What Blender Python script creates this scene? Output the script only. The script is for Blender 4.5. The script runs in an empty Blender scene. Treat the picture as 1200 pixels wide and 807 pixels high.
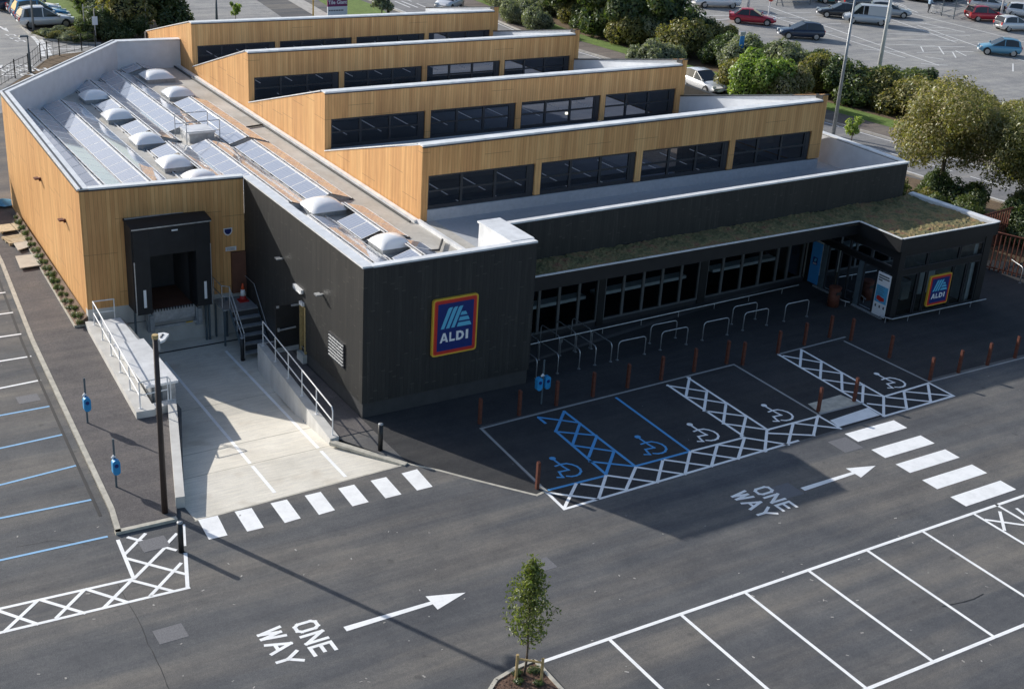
import bpy, math, random
from mathutils import Vector, Matrix
random.seed(7)
S = bpy.context.scene
COL = S.collection
# ------------------------------------------------------------------ camera model
RM = ((0.85036133, -0.52282181, 0.05952276), (-0.16766032, -0.3764301, -0.91114784), (0.49877412, 0.76482528, -0.40775809))
r0 = Vector(RM[0]).normalized(); r2 = Vector(RM[2]); r2 = (r2 - r0 * r2.dot(r0)).normalized(); r1 = r2.cross(r0)
FPX = 1537.914; CAM = Vector((-18.566, -38.062, 22.1))
def ray(u, v): return r0 * ((u - 600) / FPX) + r1 * ((v - 403.5) / FPX) + r2
def at(u, v, z=0.0):
    d = ray(u, v); p = CAM + d * ((z - CAM.z) / d.z); return Vector((p.x, p.y, z))
def aty(u, v, y):
    d = ray(u, v); return CAM + d * ((y - CAM.y) / d.y)
cd = bpy.data.cameras.new('camera'); cam = bpy.data.objects.new('camera', cd); COL.objects.link(cam)
cd.sensor_width = 36; cd.lens = FPX / 1200 * 36; cd.clip_end = 5000; cd.clip_start = .5
M = Matrix((r0, -r1, -r2)).transposed().to_4x4(); M.translation = CAM; cam.matrix_world = M
S.camera = cam
# ------------------------------------------------------------------ light
W = bpy.data.worlds.new('World'); S.world = W; W.use_nodes = True
nt = W.node_tree; bg = nt.nodes['Background']; sky = nt.nodes.new('ShaderNodeTexSky')
EL = math.radians(24.4); sdir = Vector((-.431, .902, 0)).normalized()
sky.sky_type = 'NISHITA'; sky.sun_disc = False; sky.sun_elevation = EL; sky.sun_rotation = math.atan2(sdir.x, sdir.y)
sky.air_density = 1.0; sky.dust_density = 1.5; sky.ozone_density = 1.5
nt.links.new(sky.outputs[0], bg.inputs[0]); bg.inputs[1].default_value = .145
sl = bpy.data.lights.new('sun', 'SUN'); sl.energy = 5.0; sl.angle = math.radians(.55); sl.color = (1, .955, .88)
so = bpy.data.objects.new('sun', sl); COL.objects.link(so)
sv = Vector((sdir.x * math.cos(EL), sdir.y * math.cos(EL), math.sin(EL)))
so.rotation_euler = sv.to_track_quat('Z', 'Y').to_euler(); so.location = (0, 0, 60)
S.view_settings.view_transform = 'Standard'; S.view_settings.look = 'None'; S.view_settings.exposure = 0
S.cycles.use_denoising = True; S.cycles.max_bounces = 6; S.cycles.transparent_max_bounces = 12
# ------------------------------------------------------------------ materials
class G:
    def __init__(s, name):
        s.m = bpy.data.materials.new(name); s.m.use_nodes = True; s.t = s.m.node_tree; s.b = s.t.nodes['Principled BSDF']
        s.out = s.t.nodes['Material Output']
    def n(s, ty, **k):
        x = s.t.nodes.new('ShaderNode' + ty)
        for a, b in k.items(): setattr(x, a, b)
        return x
    def l(s, a, b): s.t.links.new(a, b)
    def v(s, node, i, val):
        if hasattr(val, 'is_linked') or hasattr(val, 'node'): s.l(val, node.inputs[i])
        else: node.inputs[i].default_value = val
    def math(s, op, a, b=0.0, c=0.0):
        x = s.n('Math', operation=op); s.v(x, 0, a); s.v(x, 1, b); s.v(x, 2, c); return x.outputs[0]
    def mix(s, f, a, b, bt='MIX'):
        x = s.n('Mix', data_type='RGBA', blend_type=bt); s.v(x, 0, f); s.v(x, 6, a); s.v(x, 7, b); return x.outputs[2]
    def obj(s): return s.n('TexCoord').outputs['Object']
    def mapped(s, src, sc):
        x = s.n('Mapping'); s.l(src, x.inputs[0]); x.inputs[3].default_value = sc; return x.outputs[0]
    def noise(s, vec, scale, det=3, rough=.55):
        x = s.n('TexNoise'); s.l(vec, x.inputs['Vector']); x.inputs['Scale'].default_value = scale; x.inputs['Detail'].default_value = det
        x.inputs['Roughness'].default_value = rough; return x.outputs[0]
    def ramp(s, f, stops):
        x = s.n('ValToRGB'); s.l(f, x.inputs[0]); e = x.color_ramp.elements
        while len(e) < len(stops): e.new(.5)
        for q, (p, c) in zip(e, stops): q.position = p; q.color = c if len(c) == 4 else (*c, 1)
        return x.outputs[0]
    def bump(s, h, st, dist=.02):
        x = s.n('Bump'); x.inputs['Strength'].default_value = st; x.inputs['Distance'].default_value = dist; s.l(h, x.inputs['Height'])
        s.l(x.outputs[0], s.b.inputs['Normal'])
def c4(c): return (c[0], c[1], c[2], 1)
MATS = {}
def simple(name, col, rough=.7, metal=0, var=.12, scale=3.0, coat=0, spec=None):
    g = G(name); o = g.obj(); f = g.noise(o, scale, 4)
    a = tuple(x * (1 - var) for x in col); b = tuple(min(1, x * (1 + var)) for x in col)
    g.l(g.ramp(f, [(.3, a), (.7, b)]), g.b.inputs['Base Color'])
    g.b.inputs['Roughness'].default_value = rough; g.b.inputs['Metallic'].default_value = metal
    if coat: g.b.inputs['Coat Weight'].default_value = coat
    if spec is not None: g.b.inputs['Specular IOR Level'].default_value = spec
    MATS[name] = g.m; return g.m
def asphalt(name, dark, light, brown, fine=1.0, ang=0.0, stre=.5):
    g = G(name); o = g.obj()
    mp = g.n('Mapping'); g.l(o, mp.inputs[0]); mp.inputs[2].default_value = (0, 0, ang); mp.inputs[3].default_value = (.12, 1.0, 1)
    streak = g.noise(mp.outputs[0], .55, 5, .6); patch = g.noise(o, .16, 5, .62); sp = g.noise(o, 38, 2, .8); sp2 = g.noise(o, 9, 3, .7)
    base = g.ramp(patch, [(.3, dark), (.7, light)])
    base = g.mix(g.ramp(streak, [(.42, (0, 0, 0)), (.68, (stre, stre, stre))]), base, c4(brown))
    base = g.mix(1, base, g.ramp(sp, [(.3, (.62, .62, .62)), (.72, (1.45, 1.45, 1.45))]), 'MULTIPLY')
    base = g.mix(1, base, g.ramp(sp2, [(.25, (.84, .84, .86)), (.75, (1.15, 1.14, 1.12))]), 'MULTIPLY')
    st2 = g.n('Mapping'); g.l(o, st2.inputs[0]); st2.inputs[2].default_value = (0, 0, ang - .55); st2.inputs[3].default_value = (.07, 1.6, 1)
    tr = g.noise(st2.outputs[0], .8, 6, .7); base = g.mix(1, base, g.ramp(tr, [(.30, (.80, .80, .82)), (.5, (1, 1, 1)), (.66, (1.22, 1.20, 1.15))]), 'MULTIPLY')
    bl = g.noise(o, .75, 6, .72); base = g.mix(1, base, g.ramp(bl, [(.33, (.80, .81, .83)), (.52, (1, 1, 1)), (.70, (1.16, 1.14, 1.10))]), 'MULTIPLY')
    oil = g.noise(o, 1.7, 2, .4); base = g.mix(g.ramp(oil, [(.70, (0, 0, 0)), (.76, (.4, .4, .4))]), base, (.05, .05, .052, 1))
    vo = g.n('TexVoronoi'); g.l(o, vo.inputs['Vector']); vo.inputs['Scale'].default_value = .9
    chip = g.math('LESS_THAN', vo.outputs['Distance'], .022)
    base = g.mix(g.math('MULTIPLY', chip, .55), base, (.5, .48, .44, 1))
    g.l(base, g.b.inputs['Base Color']); g.b.inputs['Roughness'].default_value = .86; g.b.inputs['Specular IOR Level'].default_value = .3
    g.bump(sp, .35 * fine, .01); MATS[name] = g.m; return g.m
asphalt('asphalt', (.084, .088, .096), (.126, .129, .134), (.195, .18, .16), ang=.25, stre=.85)
asphalt('asphalt_path', (.105, .098, .100), (.135, .124, .124), (.15, .135, .125))
asphalt('asphalt_new_shaded', (.036, .037, .041), (.048, .049, .052), (.058, .055, .052))  # newer dark tarmac, with some of the building's shade put into the colour
asphalt('asphalt_old', (.26, .26, .26), (.32, .32, .315), (.36, .35, .33))
asphalt('asphalt_road', (.20, .20, .21), (.25, .25, .25), (.28, .27, .26))
asphalt('asphalt_walk', (.15, .125, .11), (.2, .17, .15), (.22, .2, .17))
def wood(name, c1, c2, c3, pitch=.145, rough=.6, jd=.45):
    g = G(name); o = g.obj(); sx = g.n('SeparateXYZ'); g.l(o, sx.inputs[0])
    u = g.math('ADD', sx.outputs[0], sx.outputs[1]); s = g.math('DIVIDE', u, pitch); fl = g.math('FLOOR', s); fr = g.math('FRACT', s)
    wn = g.n('TexWhiteNoise', noise_dimensions='1D'); g.l(fl, wn.inputs['W'])
    wn2 = g.n('TexWhiteNoise', noise_dimensions='1D'); g.l(g.math('FLOOR', g.math('DIVIDE', u, pitch * 9)), wn2.inputs['W'])
    cv = g.n('CombineXYZ'); g.l(g.math('MULTIPLY', u, 14), cv.inputs[0]); g.l(g.math('MULTIPLY', sx.outputs[2], 1.1), cv.inputs[2]); g.l(g.math('MULTIPLY', fl, 3.7), cv.inputs[1])
    gr = g.noise(cv.outputs[0], 1.0, 4, .6); big = g.noise(g.mapped(o, (.35, .35, .25)), 1, 3)
    t = g.math('ADD', g.math('MULTIPLY', wn.outputs[0], .34), g.math('MULTIPLY', gr, .5)); t = g.math('ADD', t, g.math('MULTIPLY', wn2.outputs[0], .14))
    t = g.math('ADD', t, g.math('MULTIPLY', big, .25)); t = g.math('SUBTRACT', t, .11)
    col = g.ramp(t, [(.15, c1), (.5, c2), (.85, c3)])
    zj = g.math('FRACT', g.math('ADD', g.math('DIVIDE', sx.outputs[2], 3.1), g.math('MULTIPLY', wn2.outputs[0], 1.0)))
    col = g.mix(g.math('MULTIPLY', g.math('LESS_THAN', zj, .008), .5), col, (c1[0] * .3, c1[1] * .3, c1[2] * .3, 1))
    stn = g.noise(g.mapped(o, (3.0, 3.0, .22)), 1.2, 4, .65); col = g.mix(1, col, g.ramp(stn, [(.35, (.86, .82, .78)), (.6, (1.04, 1.04, 1.04))]), 'MULTIPLY')
    j = g.math('LESS_THAN', fr, .09); col = g.mix(g.math('MULTIPLY', j, jd), col, (c1[0] * .2, c1[1] * .2, c1[2] * .2, 1))
    g.l(col, g.b.inputs['Base Color']); g.b.inputs['Roughness'].default_value = rough
    g.bump(g.math('ADD', g.math('SUBTRACT', 1, j), g.math('MULTIPLY', gr, .3)), .5, .02); MATS[name] = g.m; return g.m
wood('timber', (.56, .275, .10), (.71, .385, .145), (.84, .52, .22))
def black_timber():
    g = G('black_timber'); o = g.obj(); sx = g.n('SeparateXYZ'); g.l(o, sx.inputs[0])
    u = g.math('ADD', sx.outputs[0], sx.outputs[1]); s = g.math('DIVIDE', u, .15); fl = g.math('FLOOR', s); fr = g.math('FRACT', s)
    wn = g.n('TexWhiteNoise', noise_dimensions='1D'); g.l(fl, wn.inputs['W'])
    zz = g.math('DIVIDE', g.math('ADD', sx.outputs[2], g.math('MULTIPLY', wn.outputs[0], 3.0)), 3.4)
    wn2 = g.n('TexWhiteNoise', noise_dimensions='2D'); cv2 = g.n('CombineXYZ'); g.l(fl, cv2.inputs[0]); g.l(g.math('FLOOR', zz), cv2.inputs[1]); g.l(cv2.outputs[0], wn2.inputs['Vector'])
    cv = g.n('CombineXYZ'); g.l(g.math('MULTIPLY', u, 16), cv.inputs[0]); g.l(g.math('MULTIPLY', sx.outputs[2], 1.5), cv.inputs[2]); g.l(g.math('MULTIPLY', fl, 2.3), cv.inputs[1])
    gr = g.noise(cv.outputs[0], 1.0, 5, .7)
    t = g.math('ADD', g.math('MULTIPLY', wn2.outputs[0], .25), g.math('MULTIPLY', gr, .65))
    col = g.ramp(t, [(.2, (.018, .018, .0185)), (.6, (.036, .035, .033)), (.85, (.12, .112, .098))])
    j = g.math('LESS_THAN', fr, .1); ej = g.math('LESS_THAN', g.math('FRACT', zz), .012)
    col = g.mix(g.math('MULTIPLY', j, .7), col, (.012, .012, .012, 1)); col = g.mix(g.math('MULTIPLY', ej, .3), col, (.12, .115, .10, 1))
    g.l(col, g.b.inputs['Base Color']); g.b.inputs['Roughness'].default_value = .6
    g.bump(g.math('SUBTRACT', 1, j), .5, .02); MATS['black_timber'] = g.m
black_timber()
simple('black_metal', (.013, .014, .016), .45, 0, .25, 2)
simple('black_rubber', (.014, .015, .018), .6, 0, .3, 2)
simple('dark_frame', (.035, .037, .042), .4)
simple('grey_frame', (.11, .115, .12), .45)
simple('white_coping', (.78, .79, .80), .35, 0, .13, 2.2)
simple('white_metal', (.8, .8, .8), .4)
simple('galv', (.48, .5, .52), .38, .6, .2, 6)
simple('galv_dull', (.34, .36, .38), .5, .3, .2, 6)
simple('white_acrylic', (.95, .95, .95), .12, 0, .03, 2, coat=.5)
simple('plinth', (.05, .05, .052), .8)
simple('rust', (.12, .035, .02), .75, 0, .35, 7)
simple('brown_post', (.045, .03, .026), .55, 0, .2, 5)
simple('charger_blue', (.035, .30, .62), .35)
simple('post_grey', (.09, .12, .14), .5)
simple('orange', (.75, .10, .03), .5); simple('red_dark', (.45, .03, .03), .5)
simple('tyre', (.02, .02, .02), .8); simple('alloy', (.45, .46, .47), .3, .7)
simple('pale_timber', (.62, .50, .32), .7, 0, .2, 8); simple('stake', (.5, .36, .16), .7, 0, .2, 8)
simple('plyboard', (.55, .50, .42), .7, 0, .12, 2.5)
simple('bark', (.12, .095, .075), .85, 0, .35, 12)
simple('kerb', (.50, .47, .40), .85, 0, .2, 4)
simple('kerb_old', (.42, .40, .37), .85, 0, .2, 2)
simple('sign_white', (.85, .86, .88), .45, 0, .02); simple('sign_blue', (.012, .03, .17), .4, 0, .05); simple('sign_red', (.55, .035, .03), .4, 0, .03)
simple('sign_yellow', (.72, .46, .05), .4, 0, .03); simple('sign_cyan', (.13, .50, .72), .4, 0, .03); simple('sign_purple', (.22, .03, .13), .4, 0, .03)
simple('banner_blue', (.05, .27, .62), .5, 0, .05); simple('poster_blue', (.10, .42, .68), .5, 0, .1, 6)
simple('blue_tarp', (.08, .30, .55), .5, 0, .3, 3); simple('tail_red', (.5, .02, .02), .3); simple('headlamp', (.75, .78, .8), .1, 0, .02, 2, coat=1)
simple('interior', (.06, .06, .065), .8, 0, .3, .7); simple('shelf', (.85, .85, .85), .6); simple('interior_floor', (.22, .17, .12), .6, 0, .2, 1)
simple('skin', (.5, .3, .22), .6); simple('shirt', (.35, .5, .65), .8); simple('trouser', (.02, .022, .03), .8); simple('hair', (.05, .03, .02), .8)
simple('drain', (.03, .03, .03), .6); simple('manhole', (.16, .16, .17), .7, .0, .3, 25)
simple('brown_side', (.16, .07, .045), .7)
def concrete():
    g = G('concrete'); o = g.obj(); a = g.noise(o, .35, 6, .65); b = g.noise(g.mapped(o, (1.2, 9, 1)), 1.1, 4, .6); c = g.noise(o, 22, 3)
    col = g.ramp(a, [(.25, (.60, .56, .48)), (.72, (.84, .80, .71))])
    col = g.mix(1, col, g.ramp(b, [(.25, (.86, .86, .87)), (.75, (1.1, 1.09, 1.07))]), 'MULTIPLY')
    col = g.mix(1, col, g.ramp(c, [(.25, (.92, .92, .92)), (.75, (1.08, 1.08, 1.08))]), 'MULTIPLY')
    st = g.noise(o, .9, 2, .5); col = g.mix(g.ramp(st, [(.6, (0, 0, 0)), (.75, (.35, .35, .35))]), col, (.42, .34, .24, 1))
    g.l(col, g.b.inputs['Base Color']); g.b.inputs['Roughness'].default_value = .85; g.bump(b, .15, .01); MATS['concrete'] = g.m
    g = G('concrete_wall'); o = g.obj(); a = g.noise(g.mapped(o, (1, 1, .5)), 1.3, 5, .6)
    g.l(g.ramp(a, [(.3, (.50, .485, .455)), (.7, (.68, .665, .63))]), g.b.inputs['Base Color']); g.b.inputs['Roughness'].default_value = .8; MATS['concrete_wall'] = g.m
concrete()
simple('pale_lining', (.66, .68, .71), .6, 0, .06, 2)
def membrane(name, c1, c2, stain):
    g = G(name); o = g.obj(); a = g.noise(o, .45, 6, .6); b = g.noise(o, 6, 3)
    col = g.ramp(a, [(.3, c1), (.68, c2)]); col = g.mix(g.ramp(g.noise(o, .8, 4, .6), [(.52, (0, 0, 0)), (.72, (.55, .55, .55))]), col, c4(stain))
    col = g.mix(1, col, g.ramp(b, [(.3, (.93,) * 3), (.7, (1.06,) * 3)]), 'MULTIPLY')
    g.l(col, g.b.inputs['Base Color']); g.b.inputs['Roughness'].default_value = .7; MATS[name] = g.m
membrane('roof_membrane', (.40, .38, .34), (.58, .56, .52), (.36, .32, .26))
membrane('upstand_membrane', (.40, .42, .45), (.46, .48, .51), (.44, .46, .49))
def glass(name, tint, refl, rough=.02):
    g = G(name); t = g.t; tr = g.n('BsdfTransparent'); tr.inputs[0].default_value = c4(tint); gl = g.n('BsdfGlossy'); gl.inputs['Roughness'].default_value = rough
    gl.inputs['Color'].default_value = (.85, .93, 1, 1); fr = g.n('Fresnel'); fr.inputs[0].default_value = refl; mx = g.n('MixShader')
    g.l(fr.outputs[0], mx.inputs[0]); g.l(tr.outputs[0], mx.inputs[1]); g.l(gl.outputs[0], mx.inputs[2]); g.l(mx.outputs[0], g.out.inputs[0]); MATS[name] = g.m
glass('glass_high', (.55, .62, .78), 1.75); glass('glass_shop', (.60, .66, .68), 1.5)
def car_glass():
    g = G('car_glass'); g.b.inputs['Base Color'].default_value = (.02, .025, .03, 1); g.b.inputs['Roughness'].default_value = .05; g.b.inputs['IOR'].default_value = 1.6; MATS['car_glass'] = g.m
car_glass()
def paint(name, col, metal=.2):
    g = G(name); g.b.inputs['Base Color'].default_value = c4(col); g.b.inputs['Roughness'].default_value = .35; g.b.inputs['Metallic'].default_value = metal
    g.b.inputs['Coat Weight'].default_value = .8; g.b.inputs['Coat Roughness'].default_value = .05; MATS[name] = g.m
for n_, c_ in dict(car_white=(.78, .79, .8), car_black=(.03, .032, .038), car_blue=(.06, .33, .6), car_red=(.5, .02, .04), car_silver=(.42, .44, .46), car_grey=(.1, .115, .13), car_teal=(.12, .4, .42), car_navy=(.02, .035, .07), car_sky=(.14, .36, .52), van_silver=(.5, .54, .58)).items(): paint(n_, c_)
def pv():
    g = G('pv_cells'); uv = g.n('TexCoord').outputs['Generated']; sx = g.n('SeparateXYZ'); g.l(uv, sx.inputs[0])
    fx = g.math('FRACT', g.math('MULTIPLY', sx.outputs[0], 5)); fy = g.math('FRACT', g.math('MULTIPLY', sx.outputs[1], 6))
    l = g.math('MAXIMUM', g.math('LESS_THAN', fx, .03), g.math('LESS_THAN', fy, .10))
    col = g.mix(l, (.30, .33, .40, 1), (.56, .58, .64, 1)); g.l(col, g.b.inputs['Base Color'])  # pale cell colour stands in for bright sky reflected in dark panels
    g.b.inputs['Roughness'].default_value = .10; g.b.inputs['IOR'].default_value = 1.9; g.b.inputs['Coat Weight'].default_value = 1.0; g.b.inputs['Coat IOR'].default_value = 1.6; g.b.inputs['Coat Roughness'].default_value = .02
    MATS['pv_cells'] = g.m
pv()
def whitepaint(name, col):
    g = G(name); o = g.obj(); a = g.noise(o, 1.6, 6, .75); b = g.noise(o, 30, 4, .8)
    c = g.ramp(a, [(.3, tuple(x * .84 for x in col)), (.55, col)]); c = g.mix(g.ramp(b, [(.62, (0, 0, 0)), (.78, (.6, .6, .6))]), c, (.12, .12, .12, 1))
    g.l(c, g.b.inputs['Base Color']); g.b.inputs['Roughness'].default_value = .6; MATS[name] = g.m
whitepaint('mark_white', (.98, .98, .97)); whitepaint('mark_blue', (.10, .38, .74)); whitepaint('mark_bluepale', (.28, .52, .78)); whitepaint('mark_grey', (.36, .36, .35)); whitepaint('mark_old', (.78, .78, .77))
def foliage(name, cols, sat=1.0):
    g = G(name); ge = g.n('NewGeometry'); oi = g.n('ObjectInfo')
    t = g.math('ADD', g.math('MULTIPLY', ge.outputs['Random Per Island'], .75), g.math('MULTIPLY', oi.outputs['Random'], .25))
    o = g.obj(); t = g.math('ADD', g.math('MULTIPLY', t, .7), g.math('MULTIPLY', g.noise(o, .9, 2), .3))
    k = len(cols) - 1; col = g.ramp(t, [(.12 + .7 * i / k, c) for i, c in enumerate(cols)])
    df = g.n('BsdfDiffuse'); g.l(col, df.inputs[0]); tl = g.n('BsdfTranslucent'); g.l(g.mix(1, col, (1.25, 1.4, .6, 1), 'MULTIPLY'), tl.inputs[0])
    gl = g.n('BsdfGlossy'); gl.inputs['Roughness'].default_value = .45; gl.inputs[0].default_value = (.6, .65, .6, 1)
    m1 = g.n('MixShader'); m1.inputs[0].default_value = .42; g.l(df.outputs[0], m1.inputs[1]); g.l(tl.outputs[0], m1.inputs[2])
    m2 = g.n('MixShader'); m2.inputs[0].default_value = .07; g.l(m1.outputs[0], m2.inputs[1]); g.l(gl.outputs[0], m2.inputs[2]); g.l(m2.outputs[0], g.out.inputs[0]); MATS[name] = g.m
foliage('leaf_dark', [(0.037, 0.061, 0.022), (0.065, 0.105, 0.034), (0.111, 0.149, 0.051), (0.204, 0.210, 0.085)])
foliage('leaf_olive', [(0.074, 0.088, 0.025), (0.157, 0.166, 0.051), (0.259, 0.228, 0.076), (0.407, 0.333, 0.136)])
foliage('leaf_pale', [(0.076, 0.091, 0.024), (0.167, 0.169, 0.053), (0.258, 0.233, 0.095), (0.485, 0.389, 0.238)])
foliage('leaf_bright', [(0.093, 0.158, 0.025), (0.185, 0.280, 0.051), (0.296, 0.385, 0.085), (0.518, 0.525, 0.170)])
foliage('leaf_street', [(.045, .07, .015), (.09, .125, .028), (.15, .18, .045), (.24, .25, .09)])
foliage('leaf_grey', [(0.093, 0.114, 0.076), (0.167, 0.193, 0.128), (0.259, 0.280, 0.187), (0.407, 0.403, 0.289)])
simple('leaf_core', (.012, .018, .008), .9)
def ground_mat(name, stops, scale=2, bump=.5):
    g = G(name); o = g.obj(); a = g.noise(o, scale, 6, .7); b = g.noise(o, scale * 8, 3, .7)
    c = g.ramp(a, stops); c = g.mix(1, c, g.ramp(b, [(.25, (.65,) * 3), (.75, (1.35,) * 3)]), 'MULTIPLY')
    g.l(c, g.b.inputs['Base Color']); g.b.inputs['Roughness'].default_value = .95; g.bump(b, bump, .05); MATS[name] = g.m
ground_mat('grass', [(.3, (.09, .15, .025)), (.7, (.17, .25, .05))], 1.2)
ground_mat('mulch', [(.3, (.10, .055, .035)), (.55, (.17, .10, .07)), (.75, (.27, .19, .13))], 9)
ground_mat('soil', [(.3, (.12, .08, .055)), (.7, (.24, .16, .11))], 3)
ground_mat('dry_litter', [(.3, (.10, .065, .04)), (.7, (.20, .14, .08))], 3)
ground_mat('sedum', [(.32, (.07, .075, .03)), (.45, (.15, .14, .06)), (.55, (.24, .18, .08)), (.64, (.22, .10, .06)), (.78, (.33, .30, .16))], 1.6)
def emis():
    g = G('lamp_batten'); g.b.inputs['Base Color'].default_value = (.8, .8, .8, 1); g.b.inputs['Emission Color'].default_value = (.85, .92, 1, 1); g.b.inputs['Emission Strength'].default_value = .12; MATS['lamp_batten'] = g.m
emis()
g_ = G('warm_lamp'); g_.b.inputs['Emission Color'].default_value = (1, .85, .55, 1); g_.b.inputs['Emission Strength'].default_value = 3; MATS['warm_lamp'] = g_.m
# ------------------------------------------------------------------ mesh helpers
def origin_of(o):
    v = Vector((0, 0, 0))
    while o is not None: v = v + o.location; o = o.parent
    return v
class MB:
    def __init__(s): s.v = []; s.f = []; s.mi = []; s.k = 0
    def add(s, vs, fs, mi=0):
        n = len(s.v); s.v += [Vector(p) for p in vs]; s.f += [tuple(n + i for i in f) for f in fs]; s.mi += [mi] * len(fs); return s
    def box(s, x0, y0, z0, x1, y1, z1, mi=0):
        return s.add([(x0, y0, z0), (x1, y0, z0), (x1, y1, z0), (x0, y1, z0), (x0, y0, z1), (x1, y0, z1), (x1, y1, z1), (x0, y1, z1)],
                     [(3, 2, 1, 0), (4, 5, 6, 7), (0, 1, 5, 4), (1, 2, 6, 5), (2, 3, 7, 6), (3, 0, 4, 7)], mi)
    def hexa(s, b, t, mi=0):
        return s.add(list(b) + list(t), [(3, 2, 1, 0), (4, 5, 6, 7), (0, 1, 5, 4), (1, 2, 6, 5), (2, 3, 7, 6), (3, 0, 4, 7)], mi)
    def prism(s, pts, z0, z1, mi=0):
        n = len(pts); zz0 = z0 if isinstance(z0, (list, tuple)) else [z0] * n; zz1 = z1 if isinstance(z1, (list, tuple)) else [z1] * n
        a = sum(pts[i][0] * pts[(i + 1) % n][1] - pts[(i + 1) % n][0] * pts[i][1] for i in range(n))
        idx = list(range(n)) if a > 0 else list(range(n))[::-1]
        vs = [(pts[i][0], pts[i][1], zz0[i]) for i in idx] + [(pts[i][0], pts[i][1], zz1[i]) for i in idx]
        return s.add(vs, [tuple(range(n))[::-1], tuple(range(n, 2 * n))] + [(i, (i + 1) % n, n + (i + 1) % n, n + i) for i in range(n)], mi)
    def wall(s, p, q, t, z0, z1, mi=0, zq=None):
        p = Vector(p[:2]); q = Vector(q[:2]); d = (q - p).normalized(); n = Vector((-d.y, d.x)) * t
        zq = z1 if zq is None else zq
        return s.prism([p, q, q + n, p + n], z0, [z1, zq, zq, z1], mi)
    def poly(s, pts, mi=0): return s.add(pts, [tuple(range(len(pts)))], mi)
    def tube(s, pts, r, n=8, mi=0, cap=True):
        pts = [Vector(p) for p in pts]; rs = r if isinstance(r, (list, tuple)) else [r] * len(pts); base = len(s.v); up = None
        for i, p in enumerate(pts):
            d = (pts[min(i + 1, len(pts) - 1)] - pts[max(i - 1, 0)]).normalized()
            if up is None: up = d.orthogonal().normalized()
            up = (up - d * up.dot(d)).normalized(); w = d.cross(up)
            for k in range(n):
                a = 2 * math.pi * k / n; s.v.append(p + (up * math.cos(a) + w * math.sin(a)) * rs[i])
        for i in range(len(pts) - 1):
            for k in range(n):
                a = base + i * n + k; b = base + i * n + (k + 1) % n; s.f.append((a, b, b + n, a + n)); s.mi.append(mi)
        if cap:
            s.f.append(tuple(range(base, base + n))[::-1]); s.f.append(tuple(range(len(s.v) - n, len(s.v)))); s.mi += [mi, mi]
        return s
    def strip(s, p, q, w, z=.004, mi=0, cap=True):
        p = Vector((p[0], p[1])); q = Vector((q[0], q[1])); d = (q - p)
        if d.length < 1e-6: return s
        d.normalize(); n = Vector((-d.y, d.x)) * w / 2
        if cap: p = p - d * w * .5; q = q + d * w * .5
        s.k += 1; zz = z + (s.k % 9) * .0006
        return s.add([(*(p - n), zz), (*(q - n), zz), (*(q + n), zz), (*(p + n), zz)], [(0, 1, 2, 3)], mi)
    def lines(s, L, w, z=.004, mi=0):
        for a, b in L: s.strip(a, b, w, z, mi)
        return s
    def build(s, name, mat, parent=None, smooth=False, **tags):
        me = bpy.data.meshes.new(name); o0 = origin_of(parent) if parent else Vector((0, 0, 0))
        me.from_pydata([tuple(v - o0) for v in s.v], [], s.f)
        for m in (mat if isinstance(mat, (list, tuple)) else [mat]): me.materials.append(MATS[m])
        me.polygons.foreach_set('material_index', s.mi)
        if smooth: me.polygons.foreach_set('use_smooth', [True] * len(s.f))
        me.update(); o = bpy.data.objects.new(name, me); COL.objects.link(o)
        if parent: o.parent = parent
        tag(o, **tags); return o
def tag(o, label=None, cat=None, group=None, kind=None):
    if label: o['label'] = label
    if cat: o['category'] = cat
    if group: o['group'] = group
    if kind: o['kind'] = kind
    return o
def empty(name, loc, label=None, cat=None, group=None, rz=0):
    o = bpy.data.objects.new(name, None); COL.objects.link(o); o.location = loc; o.rotation_euler = (0, 0, rz); o.empty_display_size = .2
    return tag(o, label, cat, group)
KIDS = {}
def copy_tree(o, loc=None, rz=None, sc=None, label=None, group=None):
    def rec(x, par):
        c = x.copy(); COL.objects.link(c); c.parent = par
        for ch in x.children: rec(ch, c)
        return c
    kids = list(o.children); c = o.copy(); COL.objects.link(c)
    for ch in kids: rec(ch, c)
    if loc is not None: c.location = loc
    if rz is not None: c.rotation_euler = (0, 0, rz)
    if sc is not None: c.scale = sc if hasattr(sc, '__len__') else (sc,) * 3
    if label: c['label'] = label
    if group: c['group'] = group
    return c
def px(L, z=0.0, ox=0, oy=0, s=1.0): return [tuple(at(ox + a / s, oy + b / s, z)[:2]) for a, b in L]
def seg(ox, oy, s, L, z=0.0): return [(tuple(at(ox + a / s, oy + b / s, z)[:2]), tuple(at(ox + c / s, oy + d / s, z)[:2])) for a, b, c, d in L]
def text(name, body, size, mat, parent, mtx, bold=0.0, ext=.004, align='CENTER', **tags):
    cu = bpy.data.curves.new(name, 'FONT'); cu.body = body; cu.size = size; cu.extrude = ext; cu.offset = bold; cu.align_x = align; cu.align_y = 'CENTER'; cu.resolution_u = 3
    t = bpy.data.objects.new('tmp', cu); COL.objects.link(t); dg = bpy.context.evaluated_depsgraph_get()
    me = bpy.data.meshes.new_from_object(t.evaluated_get(dg)); bpy.data.objects.remove(t)
    o0 = origin_of(parent) if parent else Vector((0, 0, 0)); me.transform(Matrix.Translation(-o0) @ mtx); me.name = name
    me.materials.clear(); me.materials.append(MATS[mat]); o = bpy.data.objects.new(name, me); COL.objects.link(o)
    if parent: o.parent = parent
    return tag(o, **tags)
def frame(o, ux, uy):
    ux = Vector(ux).normalized(); uy = Vector(uy).normalized(); m = Matrix((ux, uy, ux.cross(uy))).transposed().to_4x4(); m.translation = Vector(o); return m
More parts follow.
